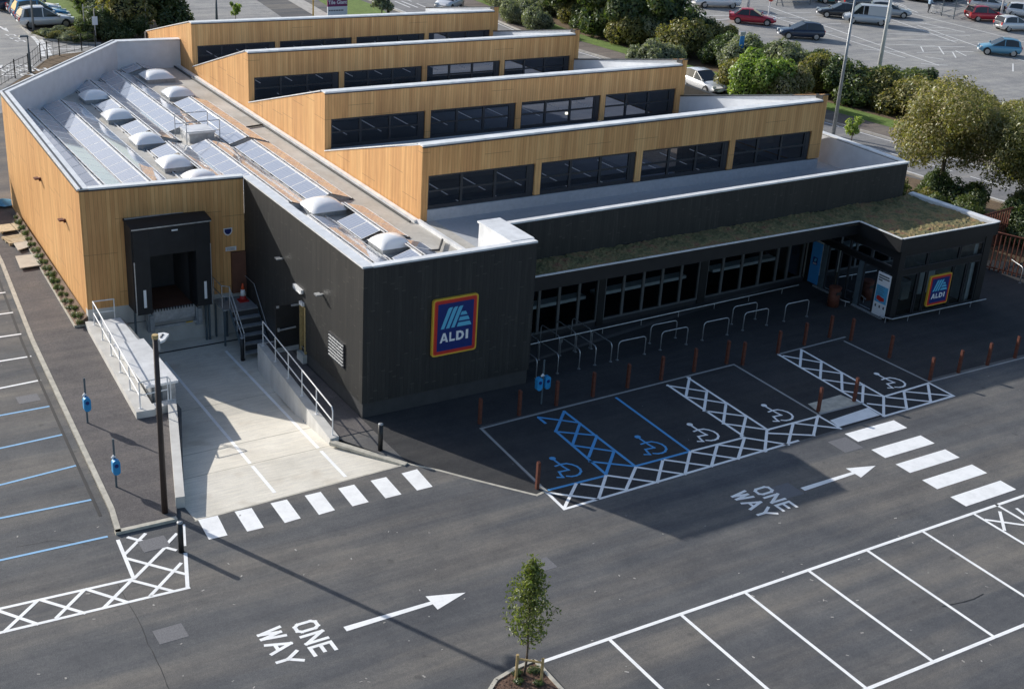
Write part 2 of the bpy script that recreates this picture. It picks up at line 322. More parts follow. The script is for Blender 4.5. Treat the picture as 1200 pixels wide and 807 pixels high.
# ================================================================== SETTING
# ---- ground with the dock pit cut out
HOLE = [(-7.55, -3.95), (0.02, -3.6), (-1.40, -.95), (-.78, 7.45), (0.02, 7.45), (0.02, 11.6), (-5.40, 11.6), (-5.50, 3.45), (-7.60, -3.0)]
import bmesh
def ground():
    bm = bmesh.new(); R = 2600
    def loop(P):
        vs = [bm.verts.new((x, y, 0)) for x, y in P]; return [bm.edges.new((vs[i], vs[(i + 1) % len(vs)])) for i in range(len(vs))]
    es = loop([(-R, -R), (R, -R), (R, R), (-R, R)]) + loop(HOLE)
    bmesh.ops.triangle_fill(bm, use_beauty=True, use_dissolve=False, edges=es)
    for f in bm.faces:
        if f.normal.z < 0: f.normal_flip()
    me = bpy.data.meshes.new('ground'); bm.to_mesh(me); bm.free(); me.materials.append(MATS['asphalt'])
    o = bpy.data.objects.new('ground', me); COL.objects.link(o); o['kind'] = 'structure'
ground()
def sheet(name, pts, z, mat): 
    m = MB(); m.poly([(p[0], p[1], z) for p in pts]); o = m.build(name, mat, kind='structure'); return o
def struct(name, mb, mat): return mb.build(name, mat, kind='structure')
# far land, road, car parks (world coordinates from the calibrated ground)
sheet('field', [(-120, 98), (-120, 400), (330, 400), (330, 98)], .002, 'grass')
ROADL = [(70, -60), (52, -12), (46, 6), (44.4, 18), (42.2, 30), (40.2, 45), (38.5, 60), (38.2, 78), (38.4, 130)]     # building side kerb
ROADR = [(80, -58), (60, -10), (52.5, 7), (50.4, 18.5), (48.4, 31), (46.0, 45), (44.4, 58), (45.6, 74), (46.6, 130)]
sheet('road', ROADL + ROADR[::-1], .006, 'asphalt_road')
def off(P, d):
    out = []
    for i, p in enumerate(P):
        a = Vector(P[max(i - 1, 0)]); b = Vector(P[min(i + 1, len(P) - 1)]); t = (b - a).normalized(); n = Vector((t.y, -t.x)); out.append(tuple(Vector(p) + n * d))
    return out
m = MB()
for P, sg in ((ROADL, -1), (ROADR, 1)):
    a = off(P, 0); b = off(P, sg * .15)
    for i in range(len(P) - 1): m.prism([a[i], a[i + 1], b[i + 1], b[i]], 0, .12)
struct('road_kerb', m, 'kerb_old')
sheet('footway', off(ROADR, .15) + off(ROADR, 2.6)[::-1], .11, 'asphalt_walk')
m = MB(); a = off(ROADR, 2.6); b = off(ROADR, 4.6)
m = MB(); m.poly([(x, y, .12) for x, y in a + b[::-1]]); struct('verge', m, 'grass')
m = MB(); a = off(ROADR, 4.6); b = off(ROADR, 17)
m.poly([(x, y, .10) for x, y in a + b[::-1]]); struct('planting_strip', m, 'dry_litter')
m = MB(); mid = [((ROADL[i][0] + ROADR[i][0]) / 2, (ROADL[i][1] + ROADR[i][1]) / 2) for i in range(len(ROADL))]
for i in range(len(mid) - 1):
    a = Vector(mid[i]); b = Vector(mid[i + 1]); n = int((b - a).length // 3.2)
    for k in range(n): m.strip(a.lerp(b, (k + .1) / n), a.lerp(b, (k + .75) / n), .12, .010)
for d in (-.35,):
    P = off(ROADR, d)
    for i in range(len(P) - 1): m.strip(P[i], P[i + 1], .12, .010)
P = off(ROADL, .4)
for i in range(len(P) - 1): m.strip(P[i], P[i + 1], .12, .010)
m.lines(seg(600, 0, 1, [(-137, 2, -120, 9), (-129, 2, -111, 9)]), .16, .012)
struct('road_marking', m, 'mark_old')
# neighbour car park beyond the hedge
a = off(ROADR, 15.5)
sheet('car_park', [p for p in a[1:]] + [(60, 330), (330, 330), (330, -60), (90, -40)], .013, 'asphalt_old')
m = MB()
m.lines(seg(0, 0, 1, [(866, 8, 1060, 68), (900, 8, 1036, 55), (1036, 55, 1100, 77), (1075, 30, 1160, 60), (1055, 13, 1210, 52), (1020, -8, 1062, 8), (1000, -15, 1075, 15), (1160, 60, 1200, 72), (1056, 22, 1130, 38), (1042, 22, 1120, 50)]), .14, .018)
for (ax, ay, bx, by) in [(1030, 52, 1095, 54), (1036, 46, 1122, 48), (1038, 40, 1136, 42), (1040, 35, 1120, 37), (1042, 31, 1106, 33), (1040, 27, 1085, 28), (1075, 62, 1140, 61), (1080, 55, 1130, 55), (910, 22, 965, 20), (925, 31, 985, 28), (905, 16, 950, 15), (940, 38, 975, 37), (1012, 58, 1060, 62), (1100, 55, 1106, 64), (1079, 55, 1082, 61), (1116, 61, 1120, 68), (1085, 67, 1105, 70), (1080, 75, 1110, 77), (1187, 75, 1187, 84),
                         (1020, 3, 1036, -4), (960, 2, 1000, -2), (1150, 10, 1200, 3), (1170, 6, 1196, 10), (1120, 60, 1132, 66)]:
    m.lines(seg(0, 0, 1, [(ax, ay, bx, by)]), .12, .018)
m.lines(seg(800, 0, 7.5, [(25, 150, 140, 115), (140, 115, 215, 150), (140, 115, 150, 150), (665, 95, 815, 150), (200, 185, 400, 170), (320, 210, 470, 280), (150, 140, 420, 140), (780, 230, 930, 270)]), .2, .018)
m.lines(seg(800, 0, 7.5, [(790, 155, 900, 158)]), .2, .018)
struct('parking_marking', m, 'mark_old')
# rear roads and car park on the left
sheet('rear_car_park', px([(185, 27), (340, 27), (300, 0), (270, -20), (150, -20), (160, 10)]), .012, 'asphalt_old')
sheet('rear_road', px([(-80, -15), (35, -15), (30, 0), (27, 25), (33, 36), (52, 45), (85, 50), (120, 52), (150, 60), (60, 120), (-120, 160), (-300, 60)]), .012, 'asphalt_old')
sheet('grass_bank', px([(30, -15), (40, 5), (60, 24), (80, 33), (110, 20), (95, 5), (70, -12)]), .018, 'grass')
sheet('leaf_litter', px([(62, -15), (80, -3), (112, 30), (126, 34), (122, 25), (100, 5), (85, -15)]), .022, 'dry_litter')
sheet('shrub_bed', px([(33, 36), (52, 45), (85, 50), (120, 52), (200, 45), (185, 20), (140, -15), (90, -12), (108, 26), (80, 30), (48, 33)]), .020, 'soil')
sheet('roadside_grass', px([(300, -14), (350, -14), (405, 21), (462, 21), (442, 8), (413, -3), (390, -14), (330, -30), (290, -30)]), .020, 'grass')
m = MB(); m.lines(seg(300, 0, 4, [(165, -10, 320, 80)]), 1.5, .024); struct('footpath', m, 'kerb_old')
m = MB()
cv = px([(38, 43), (43, 48), (47, 54), (50, 60), (51, 67)]); cv2 = px([(48, 47), (52, 53), (56, 59), (59, 66)])
for P in (cv, cv2):
    for i in range(len(P) - 1):
        a = Vector(P[i]); b = Vector(P[i + 1])
        for k in range(2): m.strip(a.lerp(b, k / 2 + .05), a.lerp(b, k / 2 + .35), .3, .018)
m.lines(seg(0, 0, 7.34, [(0, 232, 45, 262), (515, 425, 690, 425), (580, 460, 690, 452), (620, 410, 800, 402)]), .18, .018)
ah = px([(2, 34.5), (10.5, 38), (7.5, 33)]); m.poly([(x, y, .021) for x, y in ah])
for (u0, v0) in ((7, 41), (12, 45), (18, 48)):
    m.lines(seg(0, 0, 1, [(u0, v0, u0 + 3, v0 + 1.2), (u0 + 4.5, v0, u0 + 8, v0), (u0 + 9.5, v0, u0 + 11.5, v0 + 1.5)]), .13, .018)
m.lines(seg(0, 0, 1, [(56, 53, 59, 54.5), (58, 56, 62, 58), (60, 60, 66, 60)]), .13, .018)
struct('rear_road_marking', m, 'mark_old')
m = MB(); K = px([(24, 32), (34, 41), (50, 47), (85, 51), (118, 52.5)])
for i in range(len(K) - 1): m.wall(K[i], K[i + 1], .18, 0, .14)
struct('rear_road_kerb', m, 'kerb_old')
sheet('fence_verge', px([(-5, 112), (20, 95), (45, 77), (60, 66), (80, 63), (108, 60), (70, 78), (30, 100)]), .024, 'dry_litter')
text('road_lettering', 'NO\nTHROUGH\nROAD', 1.35, 'mark_old', None, frame((*at(13, 83)[:2], .03), -(at(60, 80) - at(0, 82)), -(Vector((-.1, 1, 0)))) , .02, .001, kind='structure')
# ---- loading yard
YZ = [(-3.95, -.004), (-1.2, -.14), (1.0, -.48), (4.0, -.98), (7.0, -1.06), (12.9, -1.06)]
def yz(y):
    for (a, za), (b, zb) in zip(YZ, YZ[1:]):
        if y <= b: return za + (zb - za) * max(0, (y - a) / (b - a))
    return YZ[-1][1]
m = MB()
for (a, za), (b, zb) in zip(YZ, YZ[1:]): m.poly([(-8.2, a, za), (.6, a, za), (.6, b, zb), (-8.2, b, zb)])
struct('loading_yard', m, 'concrete')
m = MB()
def yline(x0, y0, x1, y1, w, n=12, dz=.004):
    for k in range(n):
        a = Vector((x0, y0)).lerp(Vector((x1, y1)), k / n); b = Vector((x0, y0)).lerp(Vector((x1, y1)), (k + 1) / n)
        d = (b - a).normalized(); q = Vector((-d.y, d.x)) * w / 2
        m.add([(*(a - q), yz(a.y) + dz), (*(b - q), yz(b.y) + dz), (*(b + q), yz(b.y) + dz), (*(a + q), yz(a.y) + dz)], [(0, 1, 2, 3)])
def aty_yard(u, v):
    z = 0
    for _ in range(12): p = at(u, v, z); z = yz(p.y)
    return p
for a, b in (((193, 424), (322, 577)), ((264.5, 411), (405, 558.5))):
    Q = [aty_yard(a[0] + (b[0] - a[0]) * k / 30, a[1] + (b[1] - a[1]) * k / 30) for k in range(31)]
    for p, q in zip(Q, Q[1:]): yline(p.x, p.y, q.x, q.y, .12, 1)
struct('yard_marking', m, 'mark_white')
m = MB()
for a, b in (((140, 0), (0, 0)),): pass
for yy in (5.1, .9, -1.15): yline(-7.6, yy, 0, yy + .12, .05, 2, .003)
struct('yard_joint', m, 'kerb')
m = MB(); yline(-5.3, 10.55, .0, 10.6, .12, 2, .003); struct('yard_drain', m, 'drain')
m = MB(); m.strip((-7.55, -3.95), (.02, -3.6), .07, .003); struct('yard_edge', m, 'kerb')
# ---- pavements
CRK = [(-8.14, 20.29), (-8.91, 11.44), (-9.75, -2.32), (-9.94, -3.68)]
BED = [(-6.0, 27.6), (-6.21, 27.3), (-6.67, 19.45), (-7.06, 11.91), (-6.55, 11.9)]
m = MB(); m.prism([(-7.7, 27.3), *CRK, (-8.05, -3.72), (-7.82, -2.9), (-5.95, 3.2), (-7.1, 3.2), (-6.55, 11.9), (-7.06, 11.91), (-6.67, 19.45), (-6.21, 27.3)], -.02, .09)
struct('side_pavement', m, 'asphalt_path')
m = MB(); KL = [(-7.75, 27.3)] + CRK
for i in range(len(KL) - 1): m.wall(KL[i], KL[i + 1], .17, -.02, .10)
m.wall((-9.94, -3.70), (-8.05, -3.74), .17, -.02, .10); struct('kerb', m, 'kerb')
m = MB(); KL2 = [(-8.05, 27.3), (-8.42, 20.3), (-9.2, 11.4), (-10.05, -2.4)]
for i in range(3): m.strip(KL2[i], KL2[i + 1], .10, .004)
struct('channel_drain', m, 'drain')
m = MB(); m.prism([(-1.3, -.9), (-.72, 7.4), (.0, 7.4), (.0, 0), (.0, -.9)], -.02, [.02, .08, .08, .02, .02]); struct('staff_path', m, 'asphalt_path')
m = MB(); E1 = px([(388, 511), (478, 543)]); E2 = px([(478, 543), (515, 551), (560, 563), (600, 573), (629, 580), (640, 575)])
m.wall(E1[1], (-1.62, -1.05), .22, -.05, .05)
for i in range(len(E2) - 1): m.strip(E2[i], E2[i + 1], .10, .004)
struct('pavement_edge', m, 'kerb')
# pavement beside the shop is newer and darker, its colour deepened further for the building's shade
sheet('shop_pavement', [(.02, -3.55), (-.0, 0), (0, .3), (25, 4.2), (34, 4.2), (50, -4), (46, -6.6), (22.1, -6.55), (22.0, -2.05), (18.3, -2.05), (15.8, -2.05), (3.62, -2.3), (3.15, -7.2), (2.8, -7.2), (.8, -4.45)], .003, 'asphalt_new_shaded')
# ---- markings
m = MB()
m.poly([(*p, .006) for p in px([(68, 758), (145, 740), (210, 828), (135, 850)], 0, 300, 400, 4)])
for q in [((682, 618), (755, 598), (828, 680), (755, 698)), ((537, 652), (610, 635), (682, 716), (607, 735)), ((385, 688), (460, 670), (528, 752), (452, 772)), ((228, 722), (303, 704), (370, 790), (295, 812))]:
    m.poly([(*p, .006) for p in px(q, 0, 300, 400, 4)])
for q in [((905, 35), (995, 15), (1040, 105), (955, 125)), ((1072, -3), (1150, -20), (1206, 70), (1130, 88))]:
    m.poly([(*p, .006) for p in px(q, 0, 0, 600, 3.9)])
q = [(x - .0, y, .006) for x, y in ((-7.47 + 3.05, -4.0), (-6.85 + 3.05, -4.0), (-6.97 + 3.05, -5.2), (-7.56 + 3.05, -5.2))]
struct('zebra_crossing', m, 'mark_white')
m = MB()
for i, y in enumerate((-8.58, -9.92, -11.1, -12.34, -13.6)):
    m.poly([(15.6, y - .68, .006), (18.17, y - .68, .006), (18.17, y, .006), (15.6, y, .006)])
m.poly([(*p, .006) for p in px([(290, 370), (468, 310), (525, 345), (332, 400)], 0, 900, 400, 4)])
struct('car_park_crossing', m, 'mark_white')
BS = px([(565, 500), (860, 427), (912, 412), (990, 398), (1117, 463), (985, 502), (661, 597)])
sheet('bay_surface', BS, .0035, 'asphalt_new_shaded')  # newer tarmac under the bays, shade over them also darkened into its colour
m = MB()
# bays bottom right
TOPA = at(637.2, 774.4); TOPB = at(1139.7, 601.3); dX = (TOPB - TOPA).normalized(); 
m.strip(TOPA, TOPA + dX * 60, .12)
LO = at(1015.4, 807); LB = at(1200, 732); dL = (LB - LO).normalized(); m.strip(LO - dL * 9, LO + dL * 40, .12)
XS = [at(*p) for p in ((715.4, 750), (798.7, 720.5), (874.4, 694.9), (948.7, 669.2), (1018, 646), (1082, 623), (1140, 601))]
def lo_at(x): t = (x - LO.x) / dL.x; return LO + dL * t
for p in XS: m.strip(p, lo_at(p.x + .0), .11)
st = XS[-1].x
for k in range(1, 16):
    x = st + 1.2 + 2.5 * (k - 1); p = TOPA + dX * ((x - TOPA.x) / dX.x); m.strip(p, lo_at(x), .11)
m.lines(seg(900, 600, 3.9, [(1060, 0, 1080, 80), (1000, 35, 1180, 60), (1140, -15, 1185, 20)]), .11)
struct('parking_bay', m, 'mark_white')
m = MB()
W1 = seg(600, 400, 4, [(165, 708, 245, 785), (245, 785, 1340, 465), (835, 515, 1080, 452),
 (300, 668, 245, 780), (440, 630, 407, 733), (580, 590, 535, 692), (706, 560, 682, 655), (835, 518, 813, 613), (962, 485, 935, 583), (1090, 450, 1060, 548),
 (165, 708, 400, 738), (328, 668, 540, 695), (450, 628, 680, 660), (590, 590, 810, 622), (718, 555, 935, 585), (845, 518, 1060, 550), (970, 485, 1190, 513),
 (730, 205, 1080, 440), (825, 170, 1200, 415), (832, 170, 815, 258), (913, 235, 900, 325), (1003, 293, 990, 385), (1097, 350, 1075, 445), (1195, 415, 1185, 515),
 (730, 207, 910, 235), (817, 260, 1003, 290), (905, 325, 1095, 350), (995, 385, 1190, 412), (1085, 450, 1295, 483)])
W2 = seg(900, 400, 4, [(0, 413, 240, 350), (235, 348, 340, 408), (118, 383, 95, 478), (232, 355, 213, 440), (118, 383, 335, 407), (0, 430, 215, 440),
 (155, 38, 545, 258), (50, 62, 545, 350), (545, 258, 755, 195), (545, 350, 870, 255), (755, 195, 870, 255), (157, 42, 150, 115), (250, 97, 245, 170), (345, 150, 347, 228), (447, 203, 442, 285), (542, 258, 542, 350),
 (637, 235, 650, 312), (750, 203, 762, 280), (75, 68, 245, 98), (165, 125, 345, 150), (265, 180, 442, 205), (350, 232, 542, 258), (470, 292, 650, 312), (560, 262, 762, 282), (648, 235, 865, 255)])
m.lines(W1 + W2, .11)
struct('hatched_bay_marking', m, 'mark_white')
m = MB()
m.lines(seg(600, 400, 4, [(175, 695, 440, 628), (575, 585, 835, 515), (205, 420, 440, 622), (245, 328, 578, 585), (245, 328, 205, 420), (318, 385, 285, 480), (397, 445, 360, 540), (478, 515, 440, 622),
 (125, 355, 310, 380), (205, 422, 393, 440), (285, 487, 475, 514), (365, 562, 575, 585), (125, 358, 155, 382), (490, 265, 833, 515)]), .11, .005)
struct('charging_bay_marking', m, 'mark_blue')
m = MB()
m.lines(seg(600, 400, 4, [(-145, 408, 0, 370), (0, 370, 1040, 108), (1040, 108, 1440, 345), (-145, 408, 165, 705)]) + seg(900, 400, 4, [(50, 60, 360, -20), (360, 0, 755, 190), (755, 190, 1420, 20), (440, 290, 245, 340), (50, 60, 330, 225)]), .10, .003)
struct('bay_kerb_line', m, 'mark_grey')
m = MB(); m.poly([(*p, .006) for p in px([(187, 293), (340, 250), (440, 290), (245, 338)], 0, 900, 400, 4)]); struct('tactile_paving', m, 'kerb')
# wheelchair symbols traced once, then repeated
SYM = [[(135, 142), (185, 175), (245, 212), (292, 236), (255, 243), (212, 252), (232, 275), (258, 298), (210, 298)],
       [(172, 203), (215, 188), (262, 182), (310, 190), (355, 205), (388, 226), (402, 248), (392, 272), (365, 285), (330, 290), (290, 287)]]
def wheelchair(uv, mat, nm='disabled_symbol'):
    m = MB(); r = at(790 + 250 / 8, 480 + 225 / 8); d = at(*uv) - r; d.z = 0
    for P in SYM:
        Q = [Vector(p) + d.to_2d() for p in px(P, 0, 790, 480, 8)]
        for i in range(len(Q) - 1): m.strip(Q[i], Q[i + 1], .085, .005)
    h = Vector(px([(132, 140)], 0, 790, 480, 8)[0]) + d.to_2d()
    m.add([(h.x + .12 * math.cos(a * math.pi / 6), h.y + .12 * math.sin(a * math.pi / 6), .012) for a in range(12)], [tuple(range(12))])
    struct(nm, m, mat)
wheelchair((823, 508), 'mark_white'); wheelchair((910.5, 485), 'mark_white'); wheelchair((1043, 447), 'mark_white')
wheelchair((661, 549), 'mark_blue'); wheelchair((761.5, 523), 'mark_blue')
# arrows and ONE WAY
def arrow(x0, y0, x1, y1):
    m = MB(); a = Vector((x0, y0)); b = Vector((x1, y1)); d = (b - a).normalized(); n = Vector((-d.y, d.x)); c = b - d * 1.12
    m.add([(*(a - n * .11), .006), (*(c - n * .075), .006), (*(c + n * .075), .006), (*(a + n * .11), .006)], [(0, 1, 2, 3)])
    m.add([(*(c - n * .36), .0065), (*b, .0065), (*(c + n * .36), .0065)], [(0, 1, 2)]); struct('direction_arrow', m, 'mark_white')
arrow(-5.79, -11.02, -1.97, -11.02); arrow(11.28, -10.94, 14.85, -10.86)
GL = {'O': [[(.25, 0), (.75, 0), (.95, .18), (.95, .82), (.75, 1), (.25, 1), (.05, .82), (.05, .18), (.25, 0)]], 'N': [[(.05, 0), (.05, 1), (.95, 0), (.95, 1)]],
      'E': [[(.95, 0), (.05, 0), (.05, 1), (.95, 1)], [(.05, .5), (.8, .5)]], 'W': [[(0, 1), (.25, 0), (.5, .9), (.75, 0), (1, 1)]], 'A': [[(0, 0), (.5, 1), (1, 0)], [(.2, .35), (.8, .35)]], 'Y': [[(0, 1), (.5, .48), (1, 1)], [(.5, .48), (.5, 0)]]}
def lettering(word, x0, y0, x1, y1):
    m = MB(); n = len(word); cw = (y0 - y1) / (n + (n - 1) * .42)
    for i, ch in enumerate(word):
        ys = y0 - i * cw * 1.42
        for P in GL[ch]:
            Q = [(x0 + p[1] * (x1 - x0), ys - p[0] * cw) for p in P]
            for j in range(len(Q) - 1): m.strip(Q[j], Q[j + 1], .11, .004)
    struct('road_lettering', m, 'mark_white')
lettering('ONE', -6.98, -10.24, -6.38, -11.72); lettering('WAY', -7.97, -10.12, -7.35, -11.74)
lettering('ONE', 9.70, -10.22, 10.28, -11.72); lettering('WAY', 8.76, -10.15, 9.38, -11.74)
# left bays
m = MB(); m2 = MB()
LBW = seg(0, 400, 4, [(-600, 222, 140, 70), (-700, 345, 185, 182)]) + seg(0, 0, 1, [(-100, 405, 24, 387 + 5), (-90, 380, 15, 367 - 3), (-60, 350, 8, 340 - 3)])
m.lines(seg(0, 400, 4, [(-500, 173, 140, 70), (-500, 320, 185, 182)]) , .11)
for y, x in ((12.3, -9.1), (14.6, -8.9), (16.9, -8.7), (19.2, -8.5), (21.5, -8.3), (23.8, -8.1)): m.strip((x, y), (x - 4.9, y + .15), .11)
m.lines(seg(0, 600, 3.9, [(-160, 475, 0, 440), (0, 440, 600, 305), (-160, 588, 0, 550), (0, 550, 860, 345), (540, 130, 610, 300), (848, 190, 857, 340), (838, 60, 843, 150),
  (170, 405, 20, 545), (385, 355, 260, 480), (598, 312, 480, 430), (755, 160, 615, 300), (662, 100, 572, 190), (825, 235, 690, 378), (805, 100, 762, 145),
  (0, 452, 170, 510), (185, 400, 385, 460), (395, 352, 580, 410), (605, 312, 790, 360), (585, 212, 840, 280), (588, 115, 655, 133), (755, 160, 800, 172), (-160, 520, -20, 440 + 105)]), .11)
struct('side_bay_marking', m, 'mark_white')
m2.lines(seg(0, 400, 4, [(-500, 440, 235, 303), (-500, 610, 290, 437), (-500, 800, 350, 583), (-480, 925, 420, 743)]) + seg(0, 600, 3.9, [(-500, 330, 485, 112)]), .10)
struct('side_charging_bay_marking', m2, 'mark_bluepale')
m = MB()
def crack(P_, w, sd):
    rr = random.Random(sd); Q = []
    for a, b in zip(P_, P_[1:]):
        a = Vector(a); b = Vector(b); n = max(2, int((b - a).length / .35)); Q += [a.lerp(b, k / n) + Vector((rr.gauss(0, .02), rr.gauss(0, .02))) for k in range(n)]
    for a, b in zip(Q, Q[1:]): m.strip(a, b, w * rr.uniform(.5, 1.4), .0028)
crack(px([(330, 0), (375, 70), (430, 190), (490, 330)], 0, 0, 685, 2.4), .02, 1)
crack(px([(1105, 711), (1140, 702), (1165, 690)]), .03, 3)
crack(px([(20, 640), (60, 632), (120, 640)]), .02, 5)
struct('road_seam', m, 'drain')
m = MB(); rr_ = random.Random(8)
for _ in range(70):
    p = at(rr_.uniform(0, 1200), rr_.uniform(600, 806)); a = rr_.uniform(0, 3.1); l_ = rr_.uniform(.02, .07); m.strip((p.x, p.y), (p.x + math.cos(a) * l_, p.y + math.sin(a) * l_), rr_.uniform(.02, .05), .006)
tag(m.build('litter', 'kerb_old'), 'scattered pale grit and litter specks on the tarmac', 'litter', kind='stuff')
m = MB()
for (u, v, w, h) in ((200, 742, .8, .65), (180.5, 637, .8, .65), (33, 467, .75, .6), (991, 521, .9, .9), (921, 575, .9, .8), (634, 662, .8, .6)):
    p = at(u, v); m.box(p.x - w / 2, p.y - h / 2, -.01, p.x + w / 2, p.y + h / 2, .004 + .003 * (u == 180.5))
struct('manhole_cover', m, 'manhole')
# ================================================================== SUPERMARKET
B = empty('supermarket', (0, 0, 0), 'long single storey supermarket with timber sawtooth rooflights, black cladding and glazed corner entrance', 'building')
def P(name, mb, mat, par=None, **k): return mb.build(name, mat, par or B, **k)
DK = 4.19
C0 = (-6.50, 11.82); C1 = tuple(at(.5, 107, 5.86)[:2]); C2 = tuple(at(131.5, 47.2, 5.86)[:2]); C3 = (6.31, C2[1] - .25)
# roof deck
m = MB(); m.prism([(.1, .1), (7.0, .1), (7.0, 2.9), (7.0, 7.7), (6.5, 7.7), (6.31, C3[1] + .0), C2, C1, (C0[0] + .1, C0[1] + .1), (.1, 11.4)], DK - .3, DK); P('roof_deck', m, 'roof_membrane')
m = MB(); m.prism([(7.0, 2.8), (30.1, 3.4), (30.1, 7.70), (7.0, 7.70)], DK - .3, DK + .002)
P('entrance_roof_deck', m, 'upstand_membrane')
m = MB(); m.prism([(28.85, 7.7), (30.1, 7.7), (30.1, 16), (27.8, 16)], DK - .3, DK); P('side_roof_deck', m, 'upstand_membrane')
# timber walls of the warehouse end
m = MB()
m.wall(C0, C1, -.28, .02, 5.80)
m.wall(C1, C2, -.28, .0, 5.80); m.wall(C2, C3, -.28, .0, 5.8)
y0 = C0[1]; sk = (11.30 - y0) / 6.5
def fw(xa, xb, za, zb): 
    ya = y0 + (xa - C0[0]) * sk; yb = y0 + (xb - C0[0]) * sk
    m.prism([(xa, ya), (xb, yb), (xb, yb + .28), (xa, ya + .28)], za, zb)
fw(C0[0] + .004, -4.23, .80, 5.80); fw(-4.23, -2.33, 3.15, 5.80); fw(-2.33, -.62, .80, 5.80); fw(-.62, -.004, 2.62, 5.80)
P('timber_wall', m, 'timber')
m = MB(); fw(C0[0], -4.1, -1.15, .797); fw(-4.1, -2.2, -1.15, .1); fw(-2.2, -.004, -1.15, .797); m.prism([(C0[0], y0 + .03), (C0[0] + .3, y0 + .03), (C0[0] + .3, y0 - .6), (C0[0], y0 - .6)], -1.1, .12)
P('dock_wall', m, 'concrete_wall')
m = MB(); m.box(-.62, 11.2, .797, -.01, 11.45, 2.61); P('staff_door', m, 'brown_side')
# hidden outer faces of the upstand are timber, inner faces pale membrane
m = MB(); e = .285
def inner(a, b, z0a, z1a, z1b, t=-.29, th=-.03):
    a = Vector(a); b = Vector(b); d = (b - a).normalized(); n = Vector((-d.y, d.x)); m.wall(a + n * t, b + n * t, th, z0a, z1a, zq=z1b)
inner(C0, C1, DK, 5.78, 5.78); inner(C1, C2, DK, 5.78, 5.78); inner(C2, C3, DK, 5.78, 5.78)
P('parapet_lining', m, 'pale_lining')
m = MB()
def coping(a, b, za, zb, w=.42, t=.07, side=-1, ov=.04):
    a = Vector(a); b = Vector(b); d = (b - a).normalized(); n = Vector((-d.y, d.x)) * side
    p = [a - n * ov, b - n * ov, b + n * (w - ov), a + n * (w - ov)]
    m.prism(p, [za, zb, zb, za], [za + t, zb + t, zb + t - .015, za + t - .015])
coping(C0, C1, 5.80, 5.80); coping(C1, C2, 5.801, 5.801); coping(C2, C3, 5.802, 5.802)
coping((C0[0] + .38, C0[1] - .03), (0, 11.30), 5.797, 5.797, .36, side=1)
coping((0, 11.27), (0, .0), 5.80, 5.80, .40, side=1); coping((.36, 0), (7.08, 0), 5.797, 5.797, .32, side=1)
m.box(6.12, .30, 5.80, 7.14, 2.78, 5.868)
P('parapet_coping', m, 'white_coping')
m = MB()
for a, b, za, zb in ((C0, C1, 5.872, 5.872), (C1, C2, 5.873, 5.873)):
    a = Vector(a); b = Vector(b); d = (b - a).normalized(); n = Vector((d.y, -d.x)); m.wall(a + n * .16, b + n * .16, .09, za - .05, za + .004, zq=zb + .004)
P('coping_joint', m, 'dark_frame')
for a, b in (((C0[0], C0[1]), (0, 11.3)), ((0, 0), (7.1, 0))): m = MB(); m.wall((a[0], a[1] - .045), (b[0], b[1] - .045), .02, 5.74, 5.795); P('coping_edge', m, 'dark_frame')
m = MB()
m.wall((C0[0] - .045, C0[1]), (C1[0] - .045, C1[1]), .02, 5.74, 5.795); P('coping_edge', m, 'dark_frame')
# black clad box
m = MB(); m.box(0, .3, .60, .3, 5.02, 5.8); m.box(0, 5.55, .60, .3, 11.28, 5.8); m.box(0, 5.02, 2.42, .3, 5.55, 5.8)
m.box(0, 0, .60, 7.1, .298, 5.8); m.box(6.8, .3, .6, 7.1, 2.70, 5.8)
P('black_cladding', m, 'black_timber')
m = MB(); m.box(.05, .05, -1.15, .3, 11.28, .60); m.box(.3, .05, -.1, 7.05, .3, .60); m.box(6.8, .3, -.1, 7.05, 3.3, .6); P('plinth', m, 'plinth')
m = MB(); m.box(.03, .01, .59, .045, 11.2, .625); P('plinth_trim', m, 'galv')
m = MB(); m.box(6.15, .3, DK, 6.795, 2.68, 5.797); P('parapet_block', m, 'white_coping')
m = MB(); m.wall((.02, .32), (6.1, .32), .05, DK, 5.78); m.box(.30, .37, DK, .33, 11.3, 5.78); P('parapet_inside', m, 'white_coping')
# upper black wall of the sales hall and the glazed shop front
UL = Vector((7.1, 2.70)); UR = Vector((30.25, 3.24))
def up(x, d=0): return UL.lerp(UR, (x - UL.x) / (UR.x - UL.x)) + Vector((0, d))
m = MB(); m.wall(UL, UR, .25, 3.5, 5.55); m.wall(UR + Vector((0, .0)), (30.2, 20), .25, 0, 5.548); P('upper_black_wall', m, 'black_timber')
m = MB(); coping(UL, (UR.x + .03, UR.y), 5.55, 5.55, .30, side=1); coping((UR.x + .03, UR.y + .27), (30.2, 16.0), 5.55, 5.55, .3, side=1); P('wall_coping', m, 'white_coping')
m = MB(); m.wall(up(7.2, .26), up(29.9, .26), .03, DK, 5.54); m.wall((29.95, 3.5), (29.92, 16.0), .03, DK, 5.54); P('wall_lining', m, 'pale_lining')
